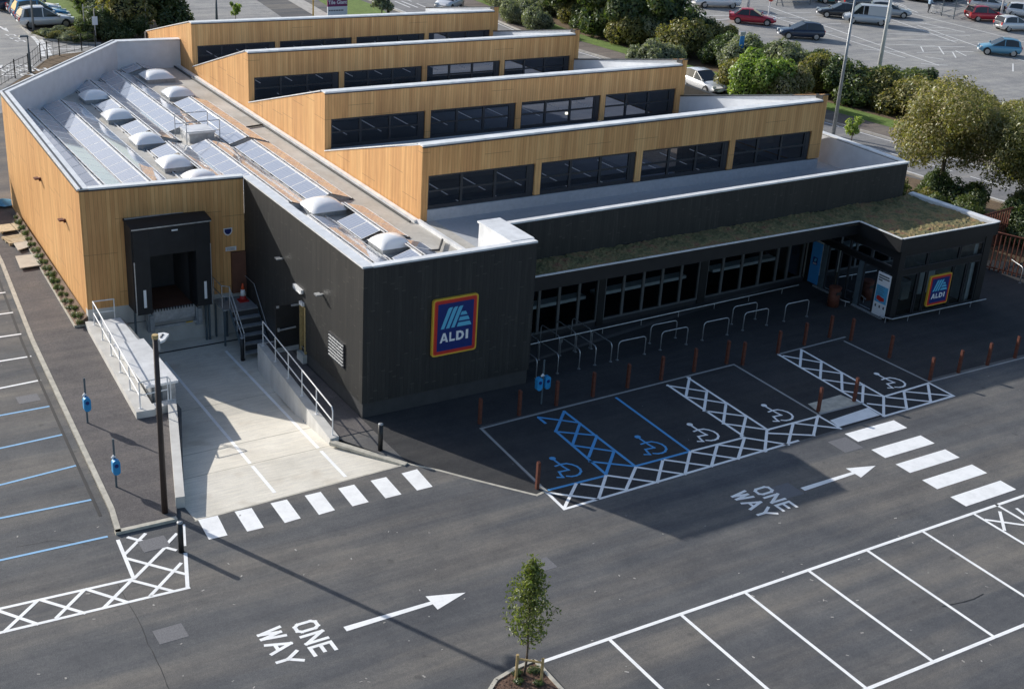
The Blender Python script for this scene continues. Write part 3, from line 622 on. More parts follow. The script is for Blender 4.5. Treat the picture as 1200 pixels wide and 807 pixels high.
# mono-pitch rooflight volumes
YF = [7.68, 17.29, 26.98, 35.78]; XR = [28.82, 27.70, 27.25, 26.87]; ZT = [(7.43, 7.62), (7.39, 7.39), (7.26, 7.18), (7.12, 6.98)]; ZS = [4.74, 4.78, 4.72, 4.61]; ZH = [6.17, 6.15, 5.95, 5.83]  # rooflights, skylights and solar rows: earlier coordinates scaled about the camera
XL = 6.31; TH = .24
BAYS = [(6.63, 11.88), (12.19, 17.34), (17.67, 22.84), (23.16, 28.09)]
for k in range(4):
    y = YF[k]; xr = XR[k]; zl, zr = ZT[k]; zs = ZS[k]; zh = ZH[k]; yb = (YF[k + 1] if k < 3 else 44.4); sc = (xr - .58 - XL) / 21.78 if k else 1
    bays = [(XL + (a - XL) * sc if i else a, XL + (b - XL) * sc) for i, (a, b) in enumerate(BAYS)]
    m = MB()
    m.prism([(XL, y), (xr, y), (xr, y + TH), (XL, y + TH)], zh, [zl, zr, zr, zl])
    edges = [XL] + [v for ab in bays for v in ab] + [xr]
    for i in range(0, len(edges), 2): m.box(edges[i], y, zs - .0, edges[i + 1], y + TH, zh - .002)
    # left gable: a triangle following the roof slope; right gable rises above the roof
    zb = 4.63 if k < 3 else 5.02
    m.add([(XL + .002, y + TH, DK + .03), (XL + .002, yb + .1, DK + .03), (XL + .002, yb + .1, zb), (XL + .002, y + TH, zl), (XL + .2, y + TH, DK + .03), (XL + .2, yb + .1, DK + .03), (XL + .2, yb + .1, zb), (XL + .2, y + TH, zl)],
          [(3, 2, 1, 0), (4, 5, 6, 7), (0, 1, 5, 4), (1, 2, 6, 5), (2, 3, 7, 6), (3, 0, 4, 7)])
    m.box(XL + .004, y + .004, DK + .03, bays[0][0] - .004, y + TH, zs - .003)
    xb = XR[k] - 1.11 if k == 0 else XR[k] - .48; zt = zr + .28
    m.hexa([(xr - .2, y + TH, 4.2), (xr - .004, y + TH, 4.2), (xb, yb, 4.2), (xb - .2, yb, 4.2)], [(xr - .2, y + TH, zt), (xr - .004, y + TH, zt), (xb, yb, 5.69), (xb - .2, yb, 5.69)])
    m.box(xr - .34, y + .002, zr + .001, xr - .002, y + TH, zt)
    if k == 3: m.prism([(XL - .9, y + 1.3), (XL, y + 1.0), (XL, y + 1.5), (XL - .9, y + 1.5)], 5.0, 7.4) if False else None
    P('timber_rooflight', m, 'timber')
    # roof slope and lining
    m = MB(); z1l = zl - .12; z1r = zr - .12
    m.add([(XL + .2, y + TH, z1l), (xr - .2, y + TH, z1r), (xb - .2, yb, 4.62), (XL + .2, yb, 4.62), (XL + .2, y + TH, z1l - .2), (xr - .2, y + TH, z1r - .2), (xb - .2, yb, 4.42), (XL + .2, yb, 4.42)],
          [(0, 1, 2, 3), (7, 6, 5, 4), (4, 5, 1, 0), (5, 6, 2, 1), (6, 7, 3, 2), (7, 4, 0, 3)])
    m.hexa([(xr - .235, y + TH, 4.3), (xr - .203, y + TH, 4.3), (xb - .203, yb, 4.3), (xb - .235, yb, 4.3)], [(xr - .235, y + TH, zt - .02), (xr - .203, y + TH, zt - .02), (xb - .203, yb, 5.67), (xb - .235, yb, 5.67)])
    P('rooflight_slope', m, 'pale_lining')
    m = MB(); coping((XL - .0, y), (xr - .34, y), zl + .002, zr + .002, .5, .08, 1)
    m.hexa([(XL - .03, y + .46, zl), (XL + .24, y + .46, zl), (XL + .24, yb, zb + .01), (XL - .03, yb, zb + .01)], [(XL - .03, y + .46, zl + .05), (XL + .24, y + .46, zl + .05), (XL + .24, yb, zb + .06), (XL - .03, yb, zb + .06)])
    P('rooflight_coping', m, 'white_coping')
    m = MB(); m.box(XL - .04, y - .055, zl - .035, XL + .1, y - .042, zl + .0); m.prism([(XL, y - .06), (xr - .3, y - .06), (xr - .3, y - .043), (XL, y - .043)], [zl - .05, zr - .05] * 1 + [zr - .05, zl - .05], [zl + .0, zr + .0, zr + .0, zl + .0])
    m.hexa([(xr - .36, y - .03, zt), (xr + .03, y - .03, zt), (xb + .03, yb, 5.69), (xb - .26, yb, 5.69)], [(xr - .36, y - .03, zt + .05), (xr + .03, y - .03, zt + .05), (xb + .03, yb, 5.74), (xb - .26, yb, 5.74)])
    m.box(xr - .37, y + .0, zr, xr - .343, y + .46, zt)
    P('rooflight_edge_trim', m, 'dark_frame')
    m = MB(); m.box(bays[0][0], y + .02, DK, xr - .02, y + .12, zs - .06); P('rooflight_upstand', m, 'upstand_membrane')
    for i, (a, b) in enumerate(bays):
        fr = MB(); yy = y + .10; pw = (b - a - .30) / 3
        fr.box(a, yy, zs - .06, b, yy + .09, zs + .10); fr.box(a, yy, zh - .10, b, yy + .09, zh)
        for j in range(4): fr.box(a + j * pw - (0.0 if j == 0 else .06), yy, zs + .1, a + j * pw + .10 - (.0 if j == 0 else .04), yy + .09, zh - .1)
        fr.box(a + .10, yy + .01, (zs + zh) / 2 - .04, a + 3 * pw, yy + .08, (zs + zh) / 2 + .04)
        fr.box(b - .26, yy - .02, zs + .1, b, yy + .12, zh - .1)
        w = P('window', fr, 'dark_frame'); g = MB(); g.poly([(a + .1, yy + .05, zs + .1), (b - .28, yy + .05, zs + .1), (b - .28, yy + .05, zh - .1), (a + .1, yy + .05, zh - .1)])
        g.build('glass', 'glass_high', w)
# gutter kerb and pipe along the gables
m = MB(); m.box(6.05, 7.7, DK, 6.25, 38, DK + .14); m.box(6.15, 2.7, DK, 6.30, 7.7, DK + .16); P('roof_kerb', m, 'white_coping')
m = MB(); m.tube([(5.9, 7.8, DK + .06), (5.9, 38, DK + .06)], .05, 6)
for a in ((390, 246), (150 + 170, 196)): pass
m.tube([(5.9, 24, DK + .06), (4.9, 23.8, DK + .06)], .05, 6); m.tube([(4.3, 4.3, DK + .15), (5.3, 4.2, DK + .12), (6.0, 5.2, DK + .12)], .05, 6); P('roof_pipe', m, 'plinth')
# hall interior with ceiling battens
m = MB(); m.box(6.2, 44.2, 0, 26.8, 44.45, 5.0); m.poly([(.4, .4, .02), (24.6, 4.5, .02), (29.8, 5, .02), (26.5, 44, .02), (.4, 34, .02)]); P('sales_floor', m, 'interior')
m = MB(); R_ = random.Random(3)
for x in range(8, 27, 2):
    for y in range(11, 42, 6): m.box(x + .1, y, 3.6, x + .14, y + 3.4, 3.63)
P('light_batten', m, 'lamp_batten')
m = MB(); m.box(6.6, 8, 3.9, 6.7, 43, 4.15)
for k in range(5): m.box(6.5, 11 + 7 * k, 3.75, 26.6, 11.15 + 7 * k, 3.98)
P('roof_beam', m, 'plinth')
m = MB(); wl_ = aty(664, 134, 19.0); m.tube([wl_, wl_ + Vector((0, 0, .1))], .09, 10); P('hall_lamp', m, 'warm_lamp')
# shop front below the canopy
def sf(x, d=0): p = Vector((9.0, 3.42)).lerp(Vector((24.2, 4.0)), (x - 9) / 15.2); return Vector((x, p.y + d))
m = MB(); m.wall(sf(7.1), sf(25.3), .2, -.02, .22); m.wall(sf(7.1), sf(25.3), .2, 2.9, 3.5); P('shopfront_sill', m, 'dark_frame')
XS_ = [7.3, 8.5, 9.7, 10.72, 11.76, 12.78, None, 13.13, 14.16, 15.26, 16.32, 17.42, 18.5, None, 18.95, 19.9, 21.1, 22.25, 23.35, 24.1, 25.1]
for a, b in zip(XS_, XS_[1:]):
    if a is None or b is None: continue
    fr = MB(); w_ = .06
    for x in (a, b - w_): fr.wall(sf(x, -.02), sf(x + w_, -.02), .1, .22, 2.9)
    fr.wall(sf(a + w_, -.02), sf(b - w_, -.02), .09, .22, .30); fr.wall(sf(a + w_, -.02), sf(b - w_, -.02), .09, 2.82, 2.9)
    w = P('shop_window', fr, 'grey_frame'); g = MB(); p, q = sf(a + w_, .05), sf(b - w_, .05); g.poly([(*p, .3), (*q, .3), (*q, 2.82), (*p, 2.82)]); g.build('glass', 'glass_shop', w)
for a, b in ((12.78, 13.13), (18.5, 18.95)): m = MB(); m.wall(sf(a, -.05), sf(b, -.05), .3, -.02, 3.4); P('shopfront_pier', m, 'black_metal')
m = MB()
for a, b in ((7.4, 12.7), (13.3, 18.4), (20.0, 24.0)): m.wall(sf(a, .75), sf(b, .75), .5, 1.0, 1.14)
P('packing_shelf', m, 'shelf')
m = MB(); m.wall(sf(7.2, 5), sf(25, 5), .2, 0, 3.4); m.prism([sf(7.2, .3), sf(25.2, .3), sf(25.2, 5), sf(7.2, 5)], 3.3, 3.45); P('shop_interior', m, 'interior')
m = MB(); m.poly([(7.2, 3.7, .02), (25.4, 4.2, .02), (25.4, 9, .02), (7.2, 8.6, .02)]); P('shop_floor', m, 'interior_floor')
m = MB()
for a, b in (((745, 323), (0, 0)), ((852, 302), (0, 0))):
    p = aty(*a, 3.3); m.prism([(p.x, p.y), (p.x + .45, p.y), (p.x + .45, p.y + .05), (p.x, p.y + .05)], p.z - .3, p.z + .05)
P('soffit_board', m, 'orange') if False else None
# canopy
CP = [(7.13, .92), (25.13, 1.02), (25.13, -1.55), (31.46, -1.60), (31.0, 3.30), (30.3, 3.30), (7.13, 2.75)]
m = MB()
for i in range(3): 
    a, b = CP[i], CP[i + 1]; m.wall(a, b, .08 if i != 1 else .08, 3.38, 3.98)
m.wall(CP[3], CP[4], .08, 3.38, 3.98); P('canopy_fascia', m, 'black_metal')
m = MB(); m.prism([(7.13, 1.02), (25.20, 1.12), (25.20, -1.45), (31.34, -1.50), (30.9, 3.25), (30.2, 3.22), (7.13, 2.68)], 3.34, 3.66); P('canopy_soffit', m, 'black_metal')
m = MB()
coping(CP[0], (CP[1][0] + .0, CP[1][1]), 3.98, 3.98, .12, .04, 1); coping((CP[1][0], CP[1][1] - .04), CP[2], 3.98, 3.98, .12, .04, 1); coping((CP[2][0] + .08, CP[2][1]), (CP[3][0] - .3, CP[3][1]), 3.98, 3.98, .12, .04, 1)
coping(CP[3], CP[4], 3.98, 3.98, .30, .05, 1); P('canopy_coping', m, 'white_coping')
m = MB(); n_ = Vector((-(CP[4][1] - CP[3][1]), CP[4][0] - CP[3][0])).normalized() * .27
m.wall(Vector(CP[3]) + n_ + Vector((0, .15)), Vector(CP[4]) + n_, .04, 3.6, 3.99); P('canopy_lining', m, 'pale_lining')
# sedum: displaced grid
def sedum():
    m = MB(); rr = random.Random(5); st_ = .13
    def inside(x, y):
        return (1.04 < y < 2.72 + (x - 7.1) * .024 and 7.2 < x < 30.85) or (25.22 < x < 31.05 and -1.46 < y <= 1.04)
    idx = {}
    xs = int((31.3 - 7.2) / st_); ys = int((3.8 + 1.5) / st_)
    for i in range(xs + 1):
        for j in range(ys + 1):
            x = 7.2 + i * st_; y = -1.46 + j * st_
            idx[(i, j)] = len(m.v); m.v.append(Vector((x + rr.uniform(-.04, .04), y + rr.uniform(-.04, .04), 3.87 + rr.uniform(0, .06) + .04 * math.sin(x * 1.7) * math.sin(y * 2.3))))
    for i in range(xs):
        for j in range(ys):
            x = 7.2 + (i + .5) * st_; y = -1.46 + (j + .5) * st_
            if inside(x, y): m.f.append((idx[(i, j)], idx[(i + 1, j)], idx[(i + 1, j + 1)], idx[(i, j + 1)])); m.mi.append(0)
    P('green_roof', m, 'sedum')
sedum()
# entrance box
XE = 25.32; YE = -1.48
m = MB(); m.box(XE, YE, -.02, XE + .35, YE + .35, 3.34); m.box(30.9, YE, -.02, 31.35, YE + .5, 3.34); m.box(30.9, YE + .5, -.02, 31.1, 3.9, 3.34)
m.box(XE + .35, YE + .02, 2.18, 30.9, YE + .15, 2.42); m.box(XE + .35, YE + .02, -.02, 30.9, YE + .14, .12); m.box(XE + .02, YE + .35, 2.22, XE + .16, 4.0, 2.46); m.box(XE + .02, YE + .35, 2.95, XE + .14, 4.0, 3.34)
m.box(XE + .02, 3.85, -.02, XE + .3, 4.05, 3.34)
m.box(XE + .35, YE + .03, 3.1, 30.9, YE + .16, 3.34); P('entrance_frame', m, 'black_metal')
def vwin(a, b, z0, z1, name='entrance_window', mat='glass_shop', fm='dark_frame', w_=.05):
    fr = MB(); fr.box(a, YE + .03, z0, a + w_, YE + .13, z1); fr.box(b - w_, YE + .03, z0, b, YE + .13, z1); fr.box(a + w_, YE + .03, z0, b - w_, YE + .12, z0 + w_); fr.box(a + w_, YE + .03, z1 - w_, b - w_, YE + .12, z1)
    w = P(name, fr, fm); g = MB(); g.poly([(a + w_, YE + .07, z0 + w_), (b - w_, YE + .07, z0 + w_), (b - w_, YE + .07, z1 - w_), (a + w_, YE + .07, z1 - w_)]); g.build('glass', mat, w)
for a, b in ((25.67, 26.75), (26.82, 27.35), (27.4, 29.1), (29.15, 30.0), (30.05, 30.88)): vwin(a, b, .14, 2.17)
for a, b in ((25.67, 27.2), (27.24, 29.3), (29.34, 30.88)): vwin(a, b, 2.43, 3.09)
def hwin(a, b, z0, z1, name, mat='glass_shop', fm='dark_frame', w_=.05):
    fr = MB(); X = XE + .04; fr.box(X, a, z0, X + .09, a + w_, z1); fr.box(X, b - w_, z0, X + .09, b, z1); fr.box(X, a + w_, z0, X + .08, b - w_, z0 + w_); fr.box(X, a + w_, z1 - w_, X + .08, b - w_, z1)
    w = P(name, fr, fm); g = MB(); g.poly([(X + .045, a + w_, z0 + w_), (X + .045, b - w_, z0 + w_), (X + .045, b - w_, z1 - w_), (X + .045, a + w_, z1 - w_)]); g.build('glass', mat, w)
for a, b in ((-1.1, -.35), (-.32, .5), (.78, 1.4), (1.4, 2.0), (2.15, 2.75)): hwin(a, b, .05, 2.2, 'sliding_door')
for a, b in ((-1.1, .2), (.2, 1.5), (1.5, 2.8), (2.8, 3.84)): hwin(a, b, 2.47, 2.94, 'entrance_window')
for a_, b_2 in ((.52, .76), (2.78, 3.05)): m = MB(); m.box(XE - .02, a_, .0, XE + .12, b_2, 2.2); P('door_surround', m, 'post_grey')
m = MB(); m.box(XE - .10, -1.1, -.0, XE + .02, .76, .07); m.box(XE - .10, 2.0, -.0, XE + .02, 3.3, .07); P('threshold', m, 'galv_dull')
m = MB(); m.poly([(XE + .2, YE + .2, .015), (30.8, YE + .2, .015), (30.8, 4.2, .015), (XE + .2, 4.2, .015)]); P('lobby_floor', m, 'interior_floor')
m = MB(); m.box(30.6, -1.2, .01, 30.85, 3.6, 2.9); m.box(25.6, 4.2, .01, 30.6, 4.4, 3.0)
for x in (26.9, 27.9): m.box(x, .2, .02, x + .5, .8, .9)
m.box(29.2, .4, .02, 30.2, .9, 1.5); P('lobby_fitting', m, 'shelf')
# dock shelter, leveller, doors, fittings
D = empty('dock_shelter', (-3.3, 11.5, -1.05), 'black rubber loading dock shelter projecting from the timber wall', 'dock shelter')
m = MB(); ys, yb = 10.62, 11.7
m.hexa([(-4.85, ys, .72), (-4.22, ys, .72), (-4.22, ys + .10, .72), (-4.85, ys + .1, .72)], [(-4.85, ys, 4.35), (-4.22, ys, 4.35), (-4.22, ys + .1, 4.35), (-4.85, ys + .1, 4.35)])
m.box(-2.34, ys, .72, -1.72, ys + .1, 4.35); m.box(-4.215, ys + .003, 3.16, -2.345, ys + .1, 4.34)
m.build('front_curtain', 'black_rubber', D)
m = MB(); m.box(-4.90, ys + .1, .80, -4.82, 11.62, 4.36); m.box(-1.76, ys + .1, .80, -1.68, 11.38, 4.36); m.hexa([(-4.93, ys - .02, 4.36), (-1.65, ys - .02, 4.36), (-1.65, 11.40, 4.44), (-4.93, 11.65, 4.44)], [(-4.93, ys - .02, 4.42), (-1.65, ys - .02, 4.42), (-1.65, 11.40, 4.52), (-4.93, 11.65, 4.52)])
m.build('hood', 'black_rubber', D)
m = MB(); m.box(-4.91, ys - .035, 4.33, -1.67, ys - .022, 4.38); m.box(-4.88, ys - .02, .75, -4.84, ys - .003, 3.0); m.box(-1.74, ys - .02, .75, -1.71, ys - .003, 3.4); m.box(-4.88, 11.60, 4.50, -1.68, 11.5, 4.54); m.build('edge_trim', 'galv', D)
for x in (-4.56, -2.05): m = MB(); m.box(x, ys - .016, 1.02, x + .11, ys - .004, 1.78); m.build('guide_stripe', 'sign_white', D)
m = MB(); m.box(-3.3, ys - .02, 4.12, -3.05, ys - .006, 4.18); m.build('maker_plate', 'sign_white', D)
m = MB(); m.box(-4.15, 11.6, .60, -2.35, 13.6, 3.2); m.f = [f for i, f in enumerate(m.f) if i != 2]; m.mi = m.mi[:-1]; P('dock_recess', m, 'interior')
m = MB(); m.box(-4.25, 10.73, .63, -4.215, 11.8, 3.17); m.box(-2.345, 10.73, .63, -2.31, 11.8, 3.17); m.box(-4.25, 10.73, 3.17, -2.31, 11.8, 3.2); m.build('side_curtain', 'black_rubber', D)
m = MB(); m.box(-4.2, 11.32, .56, -2.3, 13.5, .62); P('dock_floor', m, 'brown_side')
L_ = empty('dock_leveller', (-3.2, 11.2, -1.05), 'white hinged dock leveller plate under the black loading shelter', 'dock leveller')
m = MB(); m.box(-4.02, 11.14, .08, -2.32, 11.24, .62); m.build('lip_plate', 'galv', L_)
m = MB()
for k in range(14): m.box(-3.98 + k * .118, 11.10, .55, -3.93 + k * .118, 11.16, .66)
m.build('hinge', 'dark_frame', L_)
for x in (-4.32, -2.30): m = MB(); m.box(x, 11.0, -.28, x + .26, 11.3, .58); m.box(x + .05, 10.9, -.2, x + .21, 11.0, .5); m.build('buffer', 'galv_dull', L_)
m = MB(); m.box(-4.05, 11.02, -.16, -2.3, 11.12, -.06); m.build('stop_bar', 'galv', L_); m = MB(); m.box(-2.75, 10.99, -.10, -2.45, 11.02, -.05); m.build('warning_label', 'sign_yellow', L_)
for x in (-4.86, -1.9, -1.76, -1.0): m = MB(); m.box(x, 11.05, -1.06, x + .08, 11.13, .75); m.build('support_leg', 'post_grey', D)
# stairs
ST = empty('dock_stairs', (-.6, 9.2, -1.05), 'grey steel staircase rising from the loading yard to the staff door', 'stairs')
nst = 6; zt_ = .60; 
for k in range(nst):
    m = MB(); z = -1.06 + (k + 1) * (1.66 / nst); y = 8.55 + k * .26; m.box(-1.16, y, z - .05, -.04, y + .27, z); m.build('tread', 'galv_dull', ST)
    m = MB(); m.box(-1.15, y + .26, z, -.05, y + .275, z + .22 if k < nst - 1 else z + .001); m.build('riser', 'plinth', ST) if k < nst - 1 else None
m = MB(); m.box(-1.45, 10.1, .54, -.04, 11.38, .605); m.build('landing', 'galv_dull', ST)
for x in (-1.19, -.035): m = MB(); m.hexa([(x, 8.5, -1.06), (x + .03, 8.5, -1.06), (x + .03, 10.1, .40), (x, 10.1, .40)], [(x, 8.5, -.75), (x + .03, 8.5, -.75), (x + .03, 10.1, .64), (x, 10.1, .64)]); m.build('stringer', 'post_grey', ST)
for x, y in ((-1.42, 10.15), (-.15, 10.15), (-1.42, 11.2)): m = MB(); m.box(x, y, -1.06, x + .07, y + .07, .54); m.build('leg', 'post_grey', ST)
m = MB()
for dz in (.55, 1.0): m.tube([(-1.17, 8.5, -.85 + dz), (-1.17, 10.1, .60 + dz), (-1.42, 10.3, .60 + dz), (-1.42, 11.3, .6 + dz)], .021, 6)
for x, y, z in ((-1.17, 8.5, -.95), (-1.17, 9.3, -.15), (-1.17, 10.1, .6), (-1.42, 10.3, .6), (-1.42, 11.3, .6)): m.tube([(x, y, z), (x, y, z + (1.0 if z > 0 else 1.05))], .021, 6)
for dz in (.9,): m.tube([(-.06, 8.7, -.9 + dz), (-.06, 10.2, .62 + dz), (-.06, 11.2, .62 + dz)], .018, 6)
m.build('handrail', 'galv', ST)
# retaining walls and rails
m = MB(); m.prism([(-1.04, 7.42), (-1.72, -1.05), (-1.36, -1.0), (-.72, 7.42)], [-1.2, -.4, -.4, -1.2], [.12, .10, .10, .12]); m.box(-.72, 7.38, -1.2, -.02, 7.5, .07)
RW = m.build('retaining_wall', 'concrete_wall'); tag(RW, 'pale concrete retaining wall with a rail between loading yard and black side wall', 'retaining wall')
def guard(name, pts, posts, h, label, r=.024, mid=.5, drop=.28, mat='white_metal'):
    o = empty(name, pts[0], label, 'guard rail'); m = MB(); T = [Vector(p) + Vector((0, 0, h)) for p in pts]
    if drop: T = T + [T[-1] + (T[-1] - T[-2]).normalized() * .1 + Vector((0, 0, -.12)), T[-1] + (T[-1] - T[-2]).normalized() * .1 + Vector((0, 0, -h))]
    m.tube(T, r, 8); m.build('top_rail', mat, o); m = MB(); m.tube([Vector(p) + Vector((0, 0, h * mid)) for p in pts], r, 8); m.build('mid_rail', mat, o)
    for p in posts: m = MB(); m.tube([p, Vector(p) + Vector((0, 0, h))], r, 8); m.box(p[0] - .06, p[1] - .06, p[2], p[0] + .06, p[1] + .06, p[2] + .012); m.build('post', mat, o)
    return o
pa = Vector((-.90, 7.15, .12)); pb = Vector((-1.50, -.7, .10))
guard('guard_rail', [pa, pb], [pa.lerp(pb, t) for t in (0, .2, .4, .6, .8)], 1.05, 'white tubular guard rail on the retaining wall beside the black side wall')
WA = Vector((-6.66, 11.7)); WB = Vector((-7.20, 3.18)); WC = Vector((-5.92, 3.30))
m = MB(); m.wall(WA, WB, .66, -1.1, .36); m.prism([WB + Vector((.02, .003)), WC, WC + Vector((0, .4)), WB + Vector((.4, .4))], -1.0, .355)
tag(m.build('kerb_wall', 'concrete_wall'), 'low L-shaped concrete wall round the flat topped unit by the yard', 'low wall')
gp = [Vector((-5.6, 11.2, .36)), Vector((-6.42, 11.25, .36)), Vector((-6.98, 3.42, .36)), Vector((-5.95, 3.48, .36))]
guard('guard_rail', gp, [gp[0], gp[1], gp[1].lerp(gp[2], .2), gp[1].lerp(gp[2], .4), gp[1].lerp(gp[2], .6), gp[1].lerp(gp[2], .8), gp[2], gp[3]], 1.0, 'white tubular guard rail wrapped round the flat topped unit', drop=.1)
U = empty('trailer_dock_unit', (-5.9, 7, -1.0), 'long flat pale grey box with ribbed sides behind the low wall by the yard', 'storage unit')
m = MB(); m.box(-6.35, 4.2, -1.0, -5.45, 10.4, .74); m.build('body', 'galv', U)
m = MB(); m.box(-6.56, 4.05, .76, -5.38, 8.1, .86); m.box(-6.40, 8.1, .70, -5.55, 10.6, .78); m.build('lid', 'white_coping', U)
m = MB()
for k in range(14): m.box(-5.47, 4.3 + k * .45, -.9, -5.42, 4.36 + k * .45, .7)
for x in (-6.3, -6.0, -5.75): m.box(x, 4.15, -.6, x + .05, 4.21, .7)
m.build('rib', 'post_grey', U)
m = MB(); m.prism([(-5.95, 3.6), (-7.86, -3.0), (-7.58, -3.05), (-5.66, 3.5)], -.6, [.42, .40, .40, .42]); tag(m.build('low_wall', 'concrete_wall'), 'narrow white low wall between the pavement and the loading yard ramp', 'low wall')
# side door leaf + fittings on black wall
DR = empty('open_door', (0, 5.6, .45), 'dark steel fire door standing open on the black side wall', 'door')
m = MB(); m.box(-.98, 5.60, .45, -.02, 5.65, 2.42); m.build('door_leaf', 'black_metal', DR); m = MB(); m.box(-.96, 5.588, .46, -.04, 5.598, .66); m.build('kick_plate', 'galv_dull', DR)
m = MB(); m.tube([(-.88, 5.54, 1.42), (-.18, 5.54, 1.46)], .035, 6); m.box(-.92, 5.54, 1.36, -.84, 5.6, 1.5); m.build('push_bar', 'galv', DR); m = MB(); m.box(-.35, 5.54, 2.33, -.02, 5.6, 2.40); m.box(-.95, 5.56, 2.34, -.85, 5.6, 2.42); m.build('door_closer', 'galv_dull', DR)
m = MB(); m.box(-.02, 5.02, .45, .14, 5.12, 2.42); m.box(-.02, 5.5, .45, .14, 5.56, 2.42); m.box(-.02, 5.12, 2.36, .12, 5.5, 2.42); m.build('door_frame', 'stake', DR)
m = MB(); m.box(-.12, 5.0, .07, .1, 5.6, .42); m.build('doorstep', 'concrete_wall', DR)
m = MB(); m.box(-.06, 1.45, 1.40, .02, 2.80, 2.36); v_ = P('louvre_vent', m, 'dark_frame')
for k in range(7): mm = MB(); mm.box(-.08, 1.5, 1.46 + k * .13, -.062, 2.75, 1.49 + k * .13); mm.build('slat', 'galv', v_)
for (x, y, z, l) in ((-.0, 7.2, 3.68, 'higher small wall lamp on the black side wall near the stairs'), (0, 3.42, 3.58, 'small wall lamp on the black side wall right of the open door')):
    o = empty('wall_lamp', (x, y, z), l, 'wall lamp', 'small wall lamps'); m = MB(); m.box(-.09, y - .05, z - .03, .0, y + .05, z + .03); m.build('bracket', 'galv', o); m = MB(); m.box(-.30, y - .13, z, -.09, y + .13, z + .05); m.build('lamp_head', 'galv', o)
o = empty('wall_lamp', (0, 5.6, 3.0), 'wide white bulkhead light over the open fire door', 'wall lamp'); m = MB(); m.box(-.10, 5.2, 2.93, .0, 6.0, 3.08); m.build('housing', 'white_metal', o); m = MB(); m.box(-.12, 5.25, 2.90, -.02, 5.95, 2.928); m.build('diffuser', 'galv', o)
o = empty('wall_lamp', (0, 5.3, 2.5), 'small white sensor box on the door head', 'sensor'); m = MB(); m.box(-.1, 5.12, 2.45, 0, 5.42, 2.58); m.build('housing', 'white_metal', o)
for (u, v, l) in ((41, 210, 'further timber wall lamp, high on the sunny side wall'), (75, 258, 'nearer timber wall lamp on the sunny side wall')):
    p = CAM; d = ray(u, v); x = -6.45; t = (x - CAM.x) / d.x; p = CAM + d * t; y, z = p.y, p.z; xw = C0[0] + (y - C0[1]) / (C1[1] - C0[1]) * (C1[0] - C0[0]) - .01
    o = empty('wall_lamp', (xw, y, z), l, 'wall lamp'); m = MB(); m.box(xw - .08, y - .05, z - .1, xw, y + .05, z + .05); m.build('bracket', 'rust', o); m = MB(); m.box(xw - .28, y - .14, z, xw - .08, y + .14, z + .06); m.build('lamp_head', 'rust', o)
# badge + notice by staff door
o = empty('notice_sign', (-.74, 11.34, 3.5), 'dark blue shield badge with white rim above the staff door', 'sign')
def disc(cx, cy, cz, w, h, y, shape): return [(cx + a * w, y, cz + b * h) for a, b in shape]
SH = [(-.5, .5), (.5, .5), (.5, 0), (.3, -.35), (0, -.5), (-.3, -.35), (-.5, 0)]
m = MB(); m.poly(disc(-.72, 0, 3.52, .38, .34, 11.30, SH)); m.build('badge_rim', 'sign_white', o); m = MB(); m.poly(disc(-.72, 0, 3.53, .28, .24, 11.294, SH)); m.build('badge_face', 'sign_blue', o)
o = empty('notice_sign', (-.7, 11.3, 2.8), 'small white notice plate above the staff door', 'sign'); m = MB(); m.box(-.85, 11.29, 2.68, -.38, 11.305, 2.86); m.build('plate', 'sign_white', o); m = MB()
for k in range(3): m.box(-.80, 11.284, 2.71 + k * .045, -.45, 11.288, 2.725 + k * .045)
m.build('text_line', 'grey_frame', o)
# skylights and hatch (parts of the building)
def dome(x, y, w=1.4, l=1.4):
    w *= .94; l *= .94
    c = MB(); c.prism([(x - w / 2, y - l / 2), (x + w / 2, y - l / 2), (x + w / 2, y + l / 2), (x - w / 2, y + l / 2)], DK, DK + .22)
    k_ = P('skylight', c, 'galv_dull'); d = MB(); n = 12; W2_ = w / 2 + .05
    for i in range(n + 1):
        for j in range(n + 1):
            a = -1 + 2 * i / n; b = -1 + 2 * j / n; h = ((1 - abs(a) ** 2.4) * (1 - abs(b) ** 2.4)) ** .62 * .36; d.v.append(Vector((x + a * W2_, y + b * W2_, DK + .23 + h)))
    for i in range(n):
        for j in range(n): q = i * (n + 1) + j; d.f.append((q, q + n + 1, q + n + 2, q + 1)); d.mi.append(0)
    d.build('dome', 'white_acrylic', k_, smooth=True)
SX = -.53
for y in (31.5, 27.3, 22.55, 18.5): dome(SX, y)
dome(-.2, 16.0, 1.4, 1.4); dome(3.98, 35.1, 1.7, 1.6); dome(3.8, 30.9, 1.5, 1.5); dome(3.18, 10.5, 1.6, 1.5); dome(3.76, 5.4, 1.35, 1.35)
hx, hy = 1.9, 22.75
m = MB(); m.box(hx - .5, hy - .65, DK, hx + .75, hy + .65, DK + .45); hk = P('roof_hatch', m, 'galv'); m = MB(); m.box(hx - .56, hy - .7, DK + .46, hx + .8, hy + .7, DK + .53); m.build('lid', 'white_coping', hk)
m = MB()
cs = [(hx - .7, hy - .85), (hx + .95, hy - .85), (hx + .95, hy + .85), (hx - .7, hy + .85)]
for z in (.6, 1.1): m.tube([(*c, DK + z) for c in [cs[0], cs[1], cs[2], cs[3]]], .022, 6)
for c in cs: m.tube([(*c, DK), (*c, DK + 1.1)], .022, 6)
m.build('guard', 'galv', hk)
